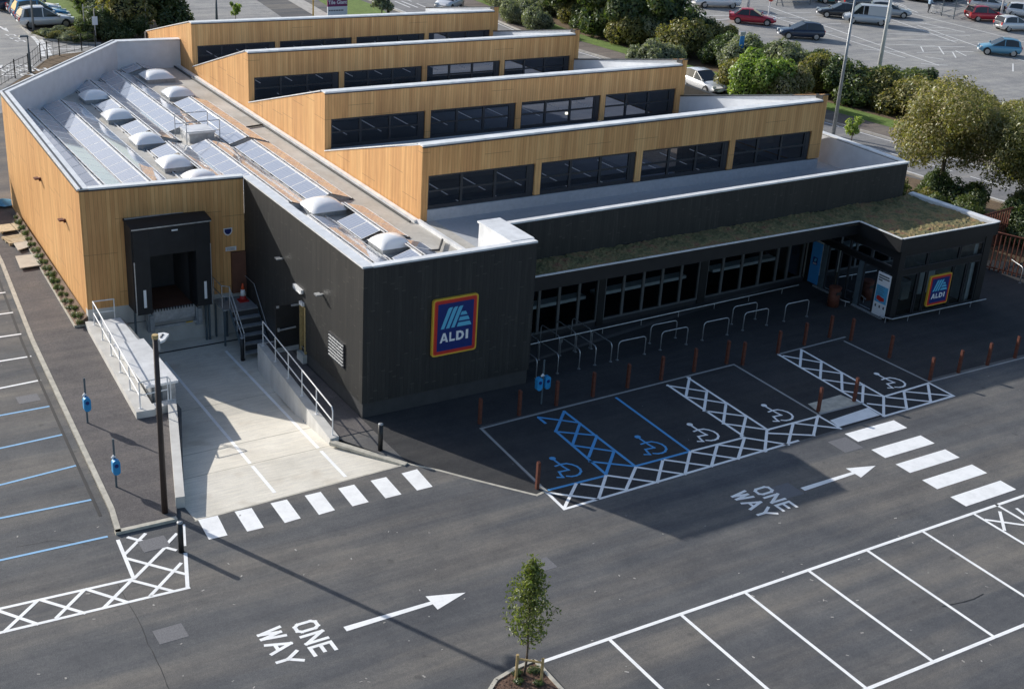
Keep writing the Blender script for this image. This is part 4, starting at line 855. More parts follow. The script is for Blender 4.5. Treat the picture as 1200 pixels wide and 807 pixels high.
# ================================================================== SOLAR ARRAYS
def solar(ridge, ya, yb, west=True, east=True, label='', ww=.93, we=.95, wsegs=None):
    ln = yb - ya; n = max(1, round(ln / 1.19)); p = ln / n
    o = empty('solar_array', (ridge, ya, DK), label, 'solar array', 'rows of roof solar panels'); zr, zv = DK + .36, DK + .10
    for side, on, w in ((-1, west, ww), (1, east, we)):
        if not on: continue
        spans = [(ya + k * p, ya + (k + 1) * p) for k in range(n)]
        if side == -1 and wsegs: spans = [(a + (b - a) * k / max(1, round((b - a) / 1.19)), a + (b - a) * (k + 1) / max(1, round((b - a) / 1.19))) for a, b in wsegs for k in range(max(1, round((b - a) / 1.19)))]
        for (a, b) in spans:
            m = MB(); x0 = ridge + side * .09; x1 = ridge + side * w; f = .04
            def pt(t, y): return (x0 + (x1 - x0) * t, y, zr + (zv - zr) * t)
            a_ = a + .006; b_ = b - .006
            q = lambda t0, t1, y0_, y1_, mi: m.add([pt(t0, y0_), pt(t1, y0_), pt(t1, y1_), pt(t0, y1_)], [(0, 1, 2, 3) if side > 0 else (3, 2, 1, 0)], mi)
            q(f, 1 - f, a_ + .028, b_ - .028, 0); q(0, f, a_, b_, 1); q(1 - f, 1, a_, b_, 1); q(f, 1 - f, a_, a_ + .028, 1); q(f, 1 - f, b_ - .028, b_, 1)
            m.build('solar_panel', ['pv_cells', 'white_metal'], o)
        m = MB(); x1 = ridge + side * (w + .03); m.box(min(x1, x1 + side * .05), ya, DK + .02, max(x1, x1 + side * .05), yb, DK + .06)
        x = ridge + side * .07; m.box(x - .025, ya, zr + .006, x + .025, yb, zr + .03); m.build('rail', 'white_metal', o)
        m = MB()
        for y in (ya - .012, yb + .002):
            m.add([(ridge, y, zr - .02), (ridge + side * w, y, zv - .02), (ridge + side * w, y, DK), (ridge, y, DK)], [(0, 1, 2, 3)]); m.add([(ridge, y + .01, zr - .02), (ridge + side * w, y + .01, zv - .02), (ridge + side * w, y + .01, DK), (ridge, y + .01, DK)], [(3, 2, 1, 0)])
        m.build('end_plate', 'galv_dull', o)
        m = MB()
        for k in range(n + 1): x = ridge + side * (w + .02); m.box(x - .09, ya + k * p - .07, DK, x + .09, ya + k * p + .07, DK + .05)
        m.build('ballast_foot', 'dark_frame', o)
    m = MB(); k = ya + .2
    while k < yb - .3: m.box(ridge - .042, k, zr - .02, ridge + .042, k + .72, zr + .012); k += 1.0
    m.build('ridge_gap', 'dark_frame', o)
    return o
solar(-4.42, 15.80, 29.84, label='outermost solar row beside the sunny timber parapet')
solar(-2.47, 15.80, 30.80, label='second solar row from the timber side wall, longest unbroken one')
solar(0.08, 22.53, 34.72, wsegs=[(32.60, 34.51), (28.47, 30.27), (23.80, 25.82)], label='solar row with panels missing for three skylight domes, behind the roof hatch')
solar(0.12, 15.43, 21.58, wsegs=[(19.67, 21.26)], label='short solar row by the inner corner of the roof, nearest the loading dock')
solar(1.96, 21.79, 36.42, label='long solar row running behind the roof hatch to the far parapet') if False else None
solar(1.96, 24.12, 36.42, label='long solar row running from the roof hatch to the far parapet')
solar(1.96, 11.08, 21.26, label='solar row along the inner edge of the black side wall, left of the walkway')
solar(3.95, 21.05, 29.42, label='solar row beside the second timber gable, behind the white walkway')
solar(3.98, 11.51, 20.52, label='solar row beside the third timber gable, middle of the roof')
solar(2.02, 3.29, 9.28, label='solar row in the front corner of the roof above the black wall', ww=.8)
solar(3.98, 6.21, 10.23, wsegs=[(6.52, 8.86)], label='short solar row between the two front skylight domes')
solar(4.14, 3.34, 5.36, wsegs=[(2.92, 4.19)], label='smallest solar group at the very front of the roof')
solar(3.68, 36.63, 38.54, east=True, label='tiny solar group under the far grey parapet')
# ================================================================== SIGNS
def rrect(x0, z0, x1, z1, r, n=4):
    out = []
    for cx, cz, a0 in ((x1 - r, z1 - r, 0), (x0 + r, z1 - r, 90), (x0 + r, z0 + r, 180), (x1 - r, z0 + r, 270)):
        for k in range(n + 1): a = math.radians(a0 + 90 * k / n); out.append((cx + r * math.cos(a), cz + r * math.sin(a)))
    return out
def logo_sign(x0, z0, x1, z1, y, label):
    o = empty('wall_sign', (x0, y, z0), label, 'sign'); w = x1 - x0; h = z1 - z0
    def plate(d, t, mat, nm, yy):
        m = MB(); P_ = rrect(x0 + d, z0 + d, x1 - d, z1 - d, max(.02, .06 * w - d * .5)); n = len(P_)
        m.add([(px_, yy, pz) for px_, pz in P_] + [(px_, yy - t, pz) for px_, pz in P_], [tuple(range(n))[::-1], tuple(range(n, 2 * n))] + [(i, (i + 1) % n, n + (i + 1) % n, n + i) for i in range(n)]); m.build(nm, mat, o)
    plate(0, .10, 'sign_yellow', 'yellow_border', y); plate(.03 * w, .006, 'orange', 'orange_border', y - .10); plate(.05 * w, .006, 'sign_red', 'red_border', y - .106); plate(.105 * w, .006, 'sign_blue', 'blue_panel', y - .112)
    yy = y - .121
    def pts(L): return [(x0 + w * a, yy, z0 + h * b) for a, b in L]
    m = MB()
    for k in range(3): a = .175 + k * .115; m.poly(pts([(a, .475), (a + .075, .475), (a + .235, .80), (a + .255, .835), (a + .19, .835), (a + .155, .815)]))
    for (xa, za, xb, zb) in ((.53, .475, .86, .545), (.565, .575, .815, .64), (.60, .67, .76, .73)):
        sl_ = .03; m.poly(pts([(xa, za), (xb, za), (xb - sl_ - .01, zb), (xa + .03, zb)]))
    m.build('emblem', 'sign_cyan', o)
    m = MB(); zb, zt = .235, .40; H = zt - zb; xs = .165
    def L(poly, xo, cw): m.poly([(x0 + w * (xo + a * cw), yy, z0 + h * (zb + b * H)) for a, b in poly])
    cw = .185
    L([(0, 0), (.26, 0), (.5, .72), (.5, 1), (.36, 1)], xs, cw); L([(.74, 0), (1, 0), (.64, 1), (.5, 1), (.5, .72)], xs, cw); yy -= .002; L([(.24, .2), (.76, .2), (.7, .38), (.3, .38)], xs, cw); yy += .002
    L([(0, 0), (1, 0), (1, .24), (.32, .24), (.32, 1), (0, 1)], xs + .21, .125)
    o1 = [(0, 0), (.5, 0), (.84, .14), (1, .5), (.84, .86), (.5, 1), (0, 1)]; i1 = [(.3, .24), (.48, .24), (.64, .32), (.7, .5), (.64, .68), (.48, .76), (.3, .76)]
    for i in range(7): j = (i + 1) % 7; L([o1[i], o1[j], i1[j], i1[i]], xs + .36, .18)
    L([(0, 0), (1, 0), (1, 1), (0, 1)], xs + .575, .055)
    m.build('lettering', 'sign_white', o); return o
logo_sign(2.72, 1.97, 4.60, 4.22, -.01, 'larger red and yellow bordered blue ALDI sign on the black front wall')
logo_sign(27.50, .42, 28.90, 1.90, YE + .0, 'smaller red and yellow bordered blue ALDI sign on the glazed entrance front')
# banner and poster on the entrance side
o = empty('banner', (XE, 3.2, .2), 'tall blue banner with a small dark emblem beside the sliding doors', 'banner')
m = MB(); m.box(XE - .05, 2.98 + .1, .12, XE - .02, 3.72, 2.16); m.build('panel', 'banner_blue', o); m = MB(); m.box(XE - .06, 3.27, 1.05, XE - .051, 3.56, 1.42); m.build('emblem', 'sign_blue', o)
text('lettering', 'ALDI', .10, 'sign_white', o, frame((XE - .065, 3.415, 1.11), (0, -1, 0), (0, 0, 1)), .003, .001)
m = MB()
for k in range(3): a = 3.49 - k * .045; m.add([(XE - .064, a, 1.2), (XE - .064, a - .03, 1.2), (XE - .064, a - .09, 1.37), (XE - .064, a - .06, 1.37)], [(0, 1, 2, 3)])
m.build('emblem_stripe', 'sign_cyan', o)
o = empty('poster', (XE, -1.0, .1), 'tall white and light blue poster panel beside the entrance corner', 'poster')
m = MB(); m.box(XE - .06, -1.24, .10, XE - .03, -.48, 2.12); m.build('board', 'sign_white', o); m = MB(); m.box(XE - .066, -1.2, .72, XE - .061, -.52, 1.52); m.build('blue_panel', 'poster_blue', o)
m = MB(); m.add([(XE - .07, -.62, .85), (XE - .07, -.62, 1.0), (XE - .07, -.75, 1.05), (XE - .07, -.9, 1.0), (XE - .07, -1.05, .98), (XE - .07, -1.08, .85), (XE - .07, -.85, .78)], [(0, 1, 2, 3, 4, 5, 6)]); m.build('picture', 'sign_red', o)
m = MB()
for k, (a, b) in enumerate(((-.55, -1.15), (-.55, -1.18), (-.55, -.78))): m.box(XE - .067, b, 1.95 - k * .11, XE - .062, a, 2.01 - k * .11)
for a in (-.62, -.86, -1.1): m.box(XE - .067, a - .05, .48, XE - .062, a + .03, .60)
for k in range(5): m.box(XE - .0695, -1.0 + .06 * (k % 2), 1.45 - k * .09, XE - .0665, -.58, 1.47 - k * .09)
m.build('print', 'grey_frame', o)
# ================================================================== STREET FURNITURE
def proto_bollard():
    o = empty('bollard', (0, 0, 0), 'x', 'bollard', 'rust brown bollards around the disabled bays'); m = MB(); m.hexa([(-.055, -.055, 0), (.055, -.055, 0), (.055, .055, 0), (-.055, .055, 0)], [(-.055, -.055, .97), (.055, -.055, .97), (.055, .055, .97), (-.055, .055, .97)]); m.build('post', 'rust', o)
    m = MB(); m.hexa([(-.055, -.055, .972), (.055, -.055, .972), (.055, .055, .972), (-.055, .055, .972)], [(-.05, -.05, 1.0), (.05, -.05, 1.0), (.05, .05, 1.03), (-.05, .05, 1.03)]); m.build('cap', 'rust', o); return o
pb_ = proto_bollard(); first = [True]
def place(proto, loc, label, rz=0, group=None):
    if not proto.get('used_'): proto['used_'] = 1; proto.location = loc; proto.rotation_euler = (0, 0, rz); proto['label'] = label; proto['group'] = group or proto.get('group', ''); return proto
    return copy_tree(proto, loc, rz, None, label, group)
NTH = ['first', 'second', 'third', 'fourth', 'fifth', 'sixth', 'seventh', 'eighth', 'ninth', 'tenth', 'eleventh', 'twelfth', 'thirteenth', 'fourteenth']
for i, (x, y) in enumerate([(3.7, -2.11), (5.36, -2.15), (7.06, -2.06), (8.76, -2.02), (10.45, -1.96), (12.11, -1.95), (13.82, -1.89), (15.57, -1.84)]): place(pb_, (x, y, 0), 'rust bollard in the straight row behind the five bays, %s from the left' % NTH[i])
for x, y, l in [(16.09, -2.23, 'rust bollard at the back right corner of the left disabled bays'), (18.27, -1.95, 'rust bollard at the pointed back corner of the right hatched strip'), (19.94, -1.77, 'rust bollard just behind the right hatched strip'), (21.55, -1.63, 'rust bollard behind the single right disabled bay, left of a pair'), (22.2, -2.26, 'rust bollard behind the single right disabled bay, right of a pair'), (22.42, -4.3, 'rust bollard beside the right disabled bay, halfway along its side'),
               (3.09, -6.94, 'lone rust bollard at the front left corner of the blue bays'), (15.99, -6.76, 'rust bollard left of the beige tactile paving'), (17.94, -6.71, 'rust bollard right of the beige tactile paving')]: place(pb_, (x, y, 0), l)
for i, x in enumerate((22.3, 24.01, 25.8, 27.55, 29.3, 31.0)): place(pb_, (x, -6.63, 0), 'rust bollard on the kerb line right of the bays, %s along' % NTH[i])
bb = empty('black_bollard', (0, 0, 0), 'x', 'bollard', 'thick black bollards'); m = MB(); m.tube([(0, 0, 0), (0, 0, 1.0)], .085, 16); m.build('post', 'black_metal', bb, True)
m = MB(); m.tube([(0, 0, 1.001), (0, 0, 1.03), (0, 0, 1.05)], [.09, .085, .05], 16); m.build('cap', 'galv_dull', bb)
place(bb, (-8.50, -5.40, 0), 'thick black bollard at the end of the narrow white wall'); place(bb, (-.42, -2.35, 0), 'thick black bollard near the black building corner'); 
bb3 = place(bb, (-1.25, 8.55, -1.06), 'thick black bollard at the foot of the dock stairs')
p_ = aty_yard(182, 455); 
def hoop(L=1.38, H=.82):
    o = empty('cycle_hoop', (0, 0, 0), 'x', 'cycle stand', 'steel hoops outside the shop front'); m = MB(); r_ = .16; pts = [(0, 0, 0), (0, 0, H - r_)]
    for k in range(1, 5): a = math.pi / 2 * k / 4; pts.append((r_ - r_ * math.cos(a), 0, H - r_ + r_ * math.sin(a)))
    for k in range(0, 5): a = math.pi / 2 * k / 4; pts.append((L - r_ + r_ * math.sin(a), 0, H - r_ + r_ * math.cos(a)))
    pts.append((L, 0, 0)); m.tube(pts, .024, 8); m.build('tube', 'galv', o, True)
    m = MB(); 
    for x in (0, L): m.tube([(x, 0, 0), (x, 0, .012)], .07, 10)
    m.build('base_plate', 'galv_dull', o); return o
hp = hoop(); 
for i, (x, y) in enumerate(((7.63, .24), (8.66, .28), (9.68, .27), (10.48, .3), (11.26, .3))): place(hp, (x, y, 0), 'steel hoop end-on in the front cycle row, %s from the black wall' % NTH[i], math.pi / 2)
for i, (x, y) in enumerate(((8.66, 1.72), (9.66, 1.72), (10.5, 1.80), (11.26, 1.78))): place(hp, (x, y, 0), 'steel hoop end-on in the back cycle row, %s from the black wall' % NTH[i], math.pi / 2)
for x, y, l in ((11.61, .32, 'steel hoop side-on, nearest the end-on cycle hoops'), (13.86, 1.12, 'rear steel hoop of the left side-on pair'), (13.86, .38, 'front steel hoop of the left side-on pair'), (16.16, .45, 'lone side-on steel hoop between the two pairs'),
                (18.5, 1.3, 'rear steel hoop of the right side-on pair'), (18.5, .55, 'front steel hoop of the right side-on pair'), (20.92, .58, 'steel hoop nearest the entrance and the rust bin')): place(hp, (x, y, 0), l)
def low_rail(pts, label):
    o = empty('low_rail', pts[0], label, 'low rail'); m = MB(); m.tube([(p[0], p[1], .26) for p in pts], .028, 8); m.build('rail', 'galv', o)
    for p, q in zip(pts, pts[1:]):
        p = Vector(p); q = Vector(q); n = max(1, int((q - p).length / 1.9))
        for k in range(n): c = p.lerp(q, (k + .5) / n); m = MB(); m.tube([c, (c.x, c.y, .26)], .02, 6); m.build('post', 'galv', o)
low_rail([(7.3, 2.55, 0), (24.2, 3.2, 0)], 'long low steel rail under the shop windows')
low_rail([(25.0, -1.2, 0), (25.25, -1.72, 0), (31.4, -1.80, 0)], 'low steel rail round the glazed entrance corner')
low_rail([(24.9, 1.9, 0), (24.75, .9, 0), (24.9, .55, 0)], 'short low steel rail between the two sliding doors')
o = empty('litter_bin', (24.35, 1.05, 0), 'round rust coloured litter bin by the entrance doors', 'litter bin'); m = MB(); m.tube([(24.35, 1.05, 0), (24.35, 1.05, .86)], .27, 20); m.build('body', 'rust', o, True); m = MB(); m.tube([(24.35, 1.05, .862), (24.35, 1.05, .93), (24.35, 1.05, .95)], [.29, .29, .22], 20); m.build('lid', 'rust', o); m = MB(); m.box(24.2, .765, .62, 24.5, .785, .76); m.build('slot', 'drain', o)
def charger(x, y, label, sides=1):
    o = empty('charging_post', (x, y, 0), label, 'charging post', 'slim posts with blue electric car chargers'); m = MB(); m.tube([(x, y, 0.09 if x < 0 else 0), (x, y, 1.82)], .035, 8); m.build('pole', 'post_grey', o)
    for s_ in ((-1,) if sides == 1 else (-1, 1)):
        m = MB(); dx = .11 * s_ * (1 if sides == 2 else .2); cx, cy = (x + dx * 1.6, y) if sides == 2 else (x, y - .10); 
        P1 = rrect(cx - .12, .62, cx + .12, 1.14, .11, 5); n = len(P1); m.add([(a, cy + .08, b) for a, b in P1] + [(a, cy - .10, b) for a, b in P1], [tuple(range(n))[::-1], tuple(range(n, 2 * n))] + [(i, (i + 1) % n, n + (i + 1) % n, n + i) for i in range(n)]); c_ = m.build('charger', 'charger_blue', o)
        m = MB(); m.tube([(cx, cy - .10, .95), (cx, cy - .12, .95)], .065, 12); m.build('socket', 'sign_blue', c_)
    m = MB(); m.tube([(x - .09, y, 1.16), (x + .0, y - .03, 1.24)], [.03, .06], 8); m.build('beacon', 'sign_white', o)
charger(-8.79, 3.61, 'blue charging post on the side pavement, nearer the building'); charger(-9.15, -1.06, 'blue charging post on the side pavement, nearer the zebra crossing'); charger(6.62, -1.71, 'double blue charging post in the shade behind the blue bays', 2)
# timber lamp column by the zebra
b_ = at(193.5, 603); o = empty('lamp_column', (b_.x, b_.y, 0), 'dark brown timber lamp column casting a long thin shadow by the loading yard', 'lamp post')
m = MB(); m.tube([(b_.x, b_.y, 0), (b_.x, b_.y, 6.0)], [.10, .075], 12); m.build('column', 'brown_post', o, True); m = MB(); m.tube([(b_.x, b_.y, 6.0), (b_.x, b_.y, 6.12)], .095, 12); m.build('cap', 'stake', o)
m = MB(); m.tube([(b_.x, b_.y, 5.75), (b_.x + .12, b_.y + .08, 5.8)], .035, 8); m.box(b_.x + .02, b_.y - .05, 5.6, b_.x + .12, b_.y + .12, 5.95); m.build('bracket', 'galv', o); m = MB(); d_ = Vector((.55, .83, 0)).normalized(); n_ = Vector((-d_.y, d_.x, 0)); c0 = Vector((b_.x + .1, b_.y + .08, 5.80)); 
hd = [c0 - n_ * .05, c0 + d_ * .18 - n_ * .15, c0 + d_ * .60 - n_ * .16, c0 + d_ * .68, c0 + d_ * .60 + n_ * .16, c0 + d_ * .18 + n_ * .15, c0 + n_ * .05]
m.prism([(p.x, p.y) for p in hd], 5.78, 5.85); m.build('lamp_head', 'white_metal', o); m = MB()
for k in range(3): c = c0 + d_ * (.3 + k * .1); m.box(c.x - .03, c.y - .03, 5.851, c.x + .03, c.y + .03, 5.87)
m.build('fin', 'dark_frame', o)
def lamp(u, v, h, label, r=.08, arm=0, mat='galv_dull', head=True, adir=(1, 0, 0)):
    b = at(u, v); o = empty('lamp_post', b, label, 'lamp post'); m = MB(); m.tube([b, b + Vector((0, 0, h))], [r * 1.4, r * .7], 10); m.build('column', mat, o, True)
    if head:
        d = Vector(adir).normalized(); t = b + Vector((0, 0, h)); m = MB()
        if arm: m.tube([t, t + d * arm + Vector((0, 0, .15))], r * .5, 6); m.build('arm', mat, o)
        c = t + d * (arm + .25) + Vector((0, 0, .15 if arm else .03)); m = MB(); m.hexa([c + Vector((-.32, -.14, -.05)), c + Vector((.32, -.14, -.05)), c + Vector((.32, .14, -.05)), c + Vector((-.32, .14, -.05))], [c + Vector((-.26, -.1, .06)), c + Vector((.26, -.1, .06)), c + Vector((.26, .1, .06)), c + Vector((-.26, .1, .06))]); m.build('lamp_head', mat, o)
    return o
lamp(976, 159, 9.2, 'tall grey roadside lamp post rising past the dark shop wall', .10, 1.3, 'galv_dull', True, (1, .1, 0))
lamp(1027, 98, 12, 'tall white lamp post in front of the silver van', .13, 0, 'white_metal', False); lamp(876, 14, 7, 'white lamp post behind the red saloon car', .1, 0, 'white_metal', False); lamp(1172, 22, 7, 'white lamp post beside the red hatchback', .1, 0, 'white_metal', False)
lamp(36, 86, 2.55, 'short grey lamp post with a white top near the rear road', .07, 0, 'post_grey', True, (-1, 0, 0)); lamp(39.5, 37, 6.5, 'thin grey lamp post in front of the white parked car', .07, 0, 'galv_dull', False); lamp(254, 24, 2.3, 'short lamp post on the empty rear car park', .08, 0, 'post_grey'); lamp(367, 19, 3, 'thin yellowish post beside the footpath', .05, 0, 'sign_yellow', False); lamp(455, 17, 4, 'black signal pole at the roadside behind the building', .1, .5, 'black_metal'); lamp(217, 24, 5, 'very thin pale mast behind the first timber gable', .035, 0, 'galv', False)
# signs far away
o = empty('retail_sign', at(395, 21), 'purple and white retail park board on the grass behind the roof', 'sign'); b = at(395, 21); q0 = aty(384, 19, b.y); q1 = aty(407, 19, b.y)
m = MB(); m.box(q0.x, b.y, .12, q1.x, b.y + .12, .98); m.build('white_panel', 'sign_white', o); m = MB(); m.box(q0.x, b.y - .004, .985, q1.x, b.y + .12, 3.2); m.build('purple_panel', 'sign_purple', o)
cx_ = (q0.x + q1.x) / 2; text('lettering', 'Tile Giant', (q1.x - q0.x) * .235, 'sign_white', o, frame((cx_, b.y - .012, 1.34), (1, 0, 0), (0, 0, 1)), .012, .002); m = MB()
for k in range(9): m.box(q0.x + .12 + k * .16, b.y - .006, .58, q0.x + .23 + k * .16, b.y - .003, .70)
m.build('small_print', 'grey_frame', o); m = MB()
for x in (q0.x + .1, q1.x - .2): m.box(x, b.y + .02, 0, x + .1, b.y + .1, .12)
m.build('leg', 'grey_frame', o)
b = at(900, 21); o = empty('no_entry_sign', b, 'round red sign on a white pole in the far car park', 'sign'); m = MB(); m.tube([b, b + Vector((0, 0, 2.0))], .06, 8); m.build('pole', 'white_metal', o); m = MB(); m.tube([b + Vector((0, -.07, 2.0)), b + Vector((0, -.12, 2.0))], .42, 20); f_ = m.build('face', 'sign_red', o); m = MB(); m.box(b.x - .28, b.y - .13, 1.93, b.x + .28, b.y - .122, 2.07); m.build('bar', 'sign_white', f_)
b = at(863.5, 88); o = empty('direction_sign', b, 'small blue sign on a pole between the roadside bushes', 'sign'); m = MB(); m.tube([b, b + Vector((0, 0, 3.4))], .05, 8); m.build('pole', 'galv_dull', o); m = MB(); m.box(b.x - .22, b.y - .09, 1.75, b.x + .24, b.y - .06, 3.1); m.build('panel', 'banner_blue', o); m = MB(); m.box(b.x - .25, b.y - .09, 3.15, b.x + .3, b.y + .1, 3.42); m.build('lamp_box', 'galv', o)
for u, v, l in ((112.5, 50, 'small white notice on a pole among the rear shrubs, left one'), (122.5, 47, 'small white notice on a pole among the rear shrubs, right one')):
    b = at(u, v); o = empty('notice_post', b, l, 'sign'); m = MB(); m.tube([b, b + Vector((0, 0, 2.6))], .05, 6); m.build('pole', 'galv', o); m = MB(); m.box(b.x - .2, b.y - .07, 1.35, b.x + .22, b.y - .055, 2.0); m.build('plate', 'sign_white', o)
b = at(202.5, 26); o = empty('warning_sign', b, 'red and white triangular road sign beside a pale bush', 'sign'); m = MB(); m.tube([b, b + Vector((0, 0, .6))], .04, 6); m.build('pole', 'galv', o); m = MB(); m.poly([(b.x - .38, b.y - .05, .25), (b.x + .38, b.y - .05, .25), (b.x, b.y - .05, .95)]); m.build('red_triangle', 'orange', o); m = MB(); m.poly([(b.x - .24, b.y - .055, .33), (b.x + .24, b.y - .055, .33), (b.x, b.y - .055, .78)]); m.build('white_triangle', 'sign_white', o)
# roadside mesh fence at top left
def fence(name, pts, h, label, mat, pm, step=2.4, bars=(.15, .55, .95), vert=None):
    o = empty(name, pts[0], label, 'fence'); m = MB()
    for p, q in zip(pts, pts[1:]):
        p = Vector(p); q = Vector(q)
        for z in bars: m.tube([p + Vector((0, 0, h * z)), q + Vector((0, 0, h * z))], .02, 4)
        if vert:
            n = int((q - p).length / vert)
            for k in range(n): c = p.lerp(q, k / n); m.tube([c + Vector((0, 0, .08)), c + Vector((0, 0, h))], .012, 4)
    m.build('mesh_panel', mat, o)
    for p, q in zip(pts, pts[1:]):
        p = Vector(p); q = Vector(q); n = max(1, round((q - p).length / step))
        for k in range(n + 1): c = p.lerp(q, k / n); m = MB(); m.tube([c, c + Vector((0, 0, h * 1.05))], .04, 6); m.build('post', pm, o)
    return o
F1 = [at(-6, 107), at(18, 92), at(34, 85), at(48, 72), at(56, 70), at(70, 66), at(96, 60), at(112, 56)]
fence('mesh_fence', F1, 1.25, 'dark green mesh fence curving beside the rear road', 'black_metal', 'black_metal', 3.0, vert=.6)
fence('mesh_fence', [at(100, 47), at(140, 40), at(172, 46)], 2.6, 'pale metal fence in front of the large rear tree', 'galv_dull', 'galv', 2.5, vert=.5)
fence('garden_fence', [at(150, 47), at(172, 44)], 1.0, 'short dark fence panel at the end of the rear shrubs', 'black_metal', 'black_metal')
# rust slat fence right of entrance
o = empty('slat_fence', (35.4, 3, 0), 'rust brown vertical slat enclosure right of the glazed entrance', 'fence'); fa, fb = Vector((34.7, 3.2, 0)), Vector((36.9, -2.2, 0)); n = 26
for (p, q) in ((fa, fb), (fa, fa + Vector((5, .6, 0)))):
    L2 = (q - p).length; n = int(L2 / .22); m = MB()
    for k in range(n): c = p.lerp(q, k / n); m.box(c.x - .03, c.y - .03, 0, c.x + .03, c.y + .03, 2.0)
    m.build('slat_panel', 'rust', o); m = MB(); m.tube([p + Vector((0, 0, 2.0)), q + Vector((0, 0, 2.0))], .05, 6); m.tube([p + Vector((0, 0, .15)), q + Vector((0, 0, .15))], .04, 6); m.tube([p + Vector((0, 0, 1.1)), q + Vector((0, 0, 1.1))], .03, 6); m.build('top_rail', 'rust', o)
m = MB(); m.tube([fa.lerp(fb, .15) + Vector((0, 0, .9)), fa.lerp(fb, .15) + Vector((-.9, -.3, 0))], .04, 6); m.build('brace', 'rust', o)
place(hp, (35.4, -.6, 0), 'steel hoop beside the rust slat enclosure', 1.2)
# black gate beyond the timber wall
o = empty('yard_gate', (-7.2, 28.9, 0), 'black boarded gate beyond the far end of the sunny timber wall', 'gate'); m = MB()
for k in range(12): m.box(-6.4 - .28 * (k + 1), 28.9, .1, -6.4 - .28 * k - .02, 28.96, 1.95)
m.build('board_panel', 'black_metal', o); m = MB(); m.box(-9.8, 28.84, .95, -6.3, 28.89, 1.05); m.box(-9.8, 28.84, 1.96, -6.3, 29.0, 2.03); m.build('frame', 'grey_frame', o)
# pallets and boards on the planting bed
def pallet(u, v, label, rz):
    b = at(u, v, .1); o = empty('pallet', (0, 0, 0), label, 'pallet'); 
    for k in range(6): m = MB(); m.box(-.6, -.5 + k * .18, .11, .6, -.5 + k * .18 + .11, .13); m.build('slat', 'pale_timber', o)
    for y in (-.5, -.02, .44): m = MB(); m.box(-.58, y, 0, .58, y + .09, .108); m.build('bearer', 'pale_timber', o)
    o.location = b; o.rotation_euler = (0, 0, rz)
pallet(21.5, 282, 'slatted pale timber pallet on the planting bed edge', .12)
b = at(16, 268, .14); o = empty('pallet', b, 'pale pallet with closed top, furthest of the loose timber', 'pallet', rz=.05); m = MB(); m.v = []; m.box(b.x - .75, b.y - .5, b.z + .08, b.x - .02, b.y + .5, b.z + .11); m.box(b.x + .02, b.y - .5, b.z + .08, b.x + .75, b.y + .5, b.z + .11); m.build('deck', 'pale_timber', o); m = MB(); m.box(b.x - .7, b.y - .45, b.z, b.x - .6, b.y + .45, b.z + .078); m.box(b.x + .6, b.y - .45, b.z, b.x + .7, b.y + .45, b.z + .078); m.build('bearer', 'pale_timber', o)
for L4, l in (([(52, 322), (168, 296), (190, 340), (85, 374)], 'plywood sheet lying nearer the pallets'), ([(72, 402), (195, 388), (212, 440), (95, 458)], 'plywood sheet lying nearer the loading dock')):
    m = MB(); P4 = px(L4, .2, 0, 200, 4); m.prism(P4, .18, .22); tag(m.build('plywood_sheet', 'plyboard'), l, 'board')
m = MB(); b = at(3, 238, .1); R_ = random.Random(9); P5 = [(b.x + 1.0 * math.cos(a) * R_.uniform(.6, 1), b.y + .7 * math.sin(a) * R_.uniform(.6, 1), .1 + .02) for a in [k * .52 for k in range(12)]]
n = len(P5); m.add(P5 + [(b.x, b.y, .35)], [(i, (i + 1) % n, n) for i in range(n)]); tag(m.build('tarpaulin', 'blue_tarp'), 'crumpled blue tarpaulin at the far end of the planting bed', 'tarpaulin')
# traffic cone on the landing
o = empty('traffic_cone', (-.35, 10.75, .605), 'red and white traffic cone on the stair landing', 'traffic cone'); m = MB(); m.box(-.55, 10.55, .606, -.15, 10.95, .65); m.build('base', 'red_dark', o)
for z0_, z1_, r0_, r1_, mt in ((.651, .85, .16, .12, 'red_dark'), (.85, 1.12, .12, .08, 'sign_white'), (1.12, 1.38, .08, .03, 'orange')): m = MB(); m.tube([(-.35, 10.75, z0_), (-.35, 10.75, z1_)], [r0_, r1_], 14); m.build('cone_band', mt, o, True)
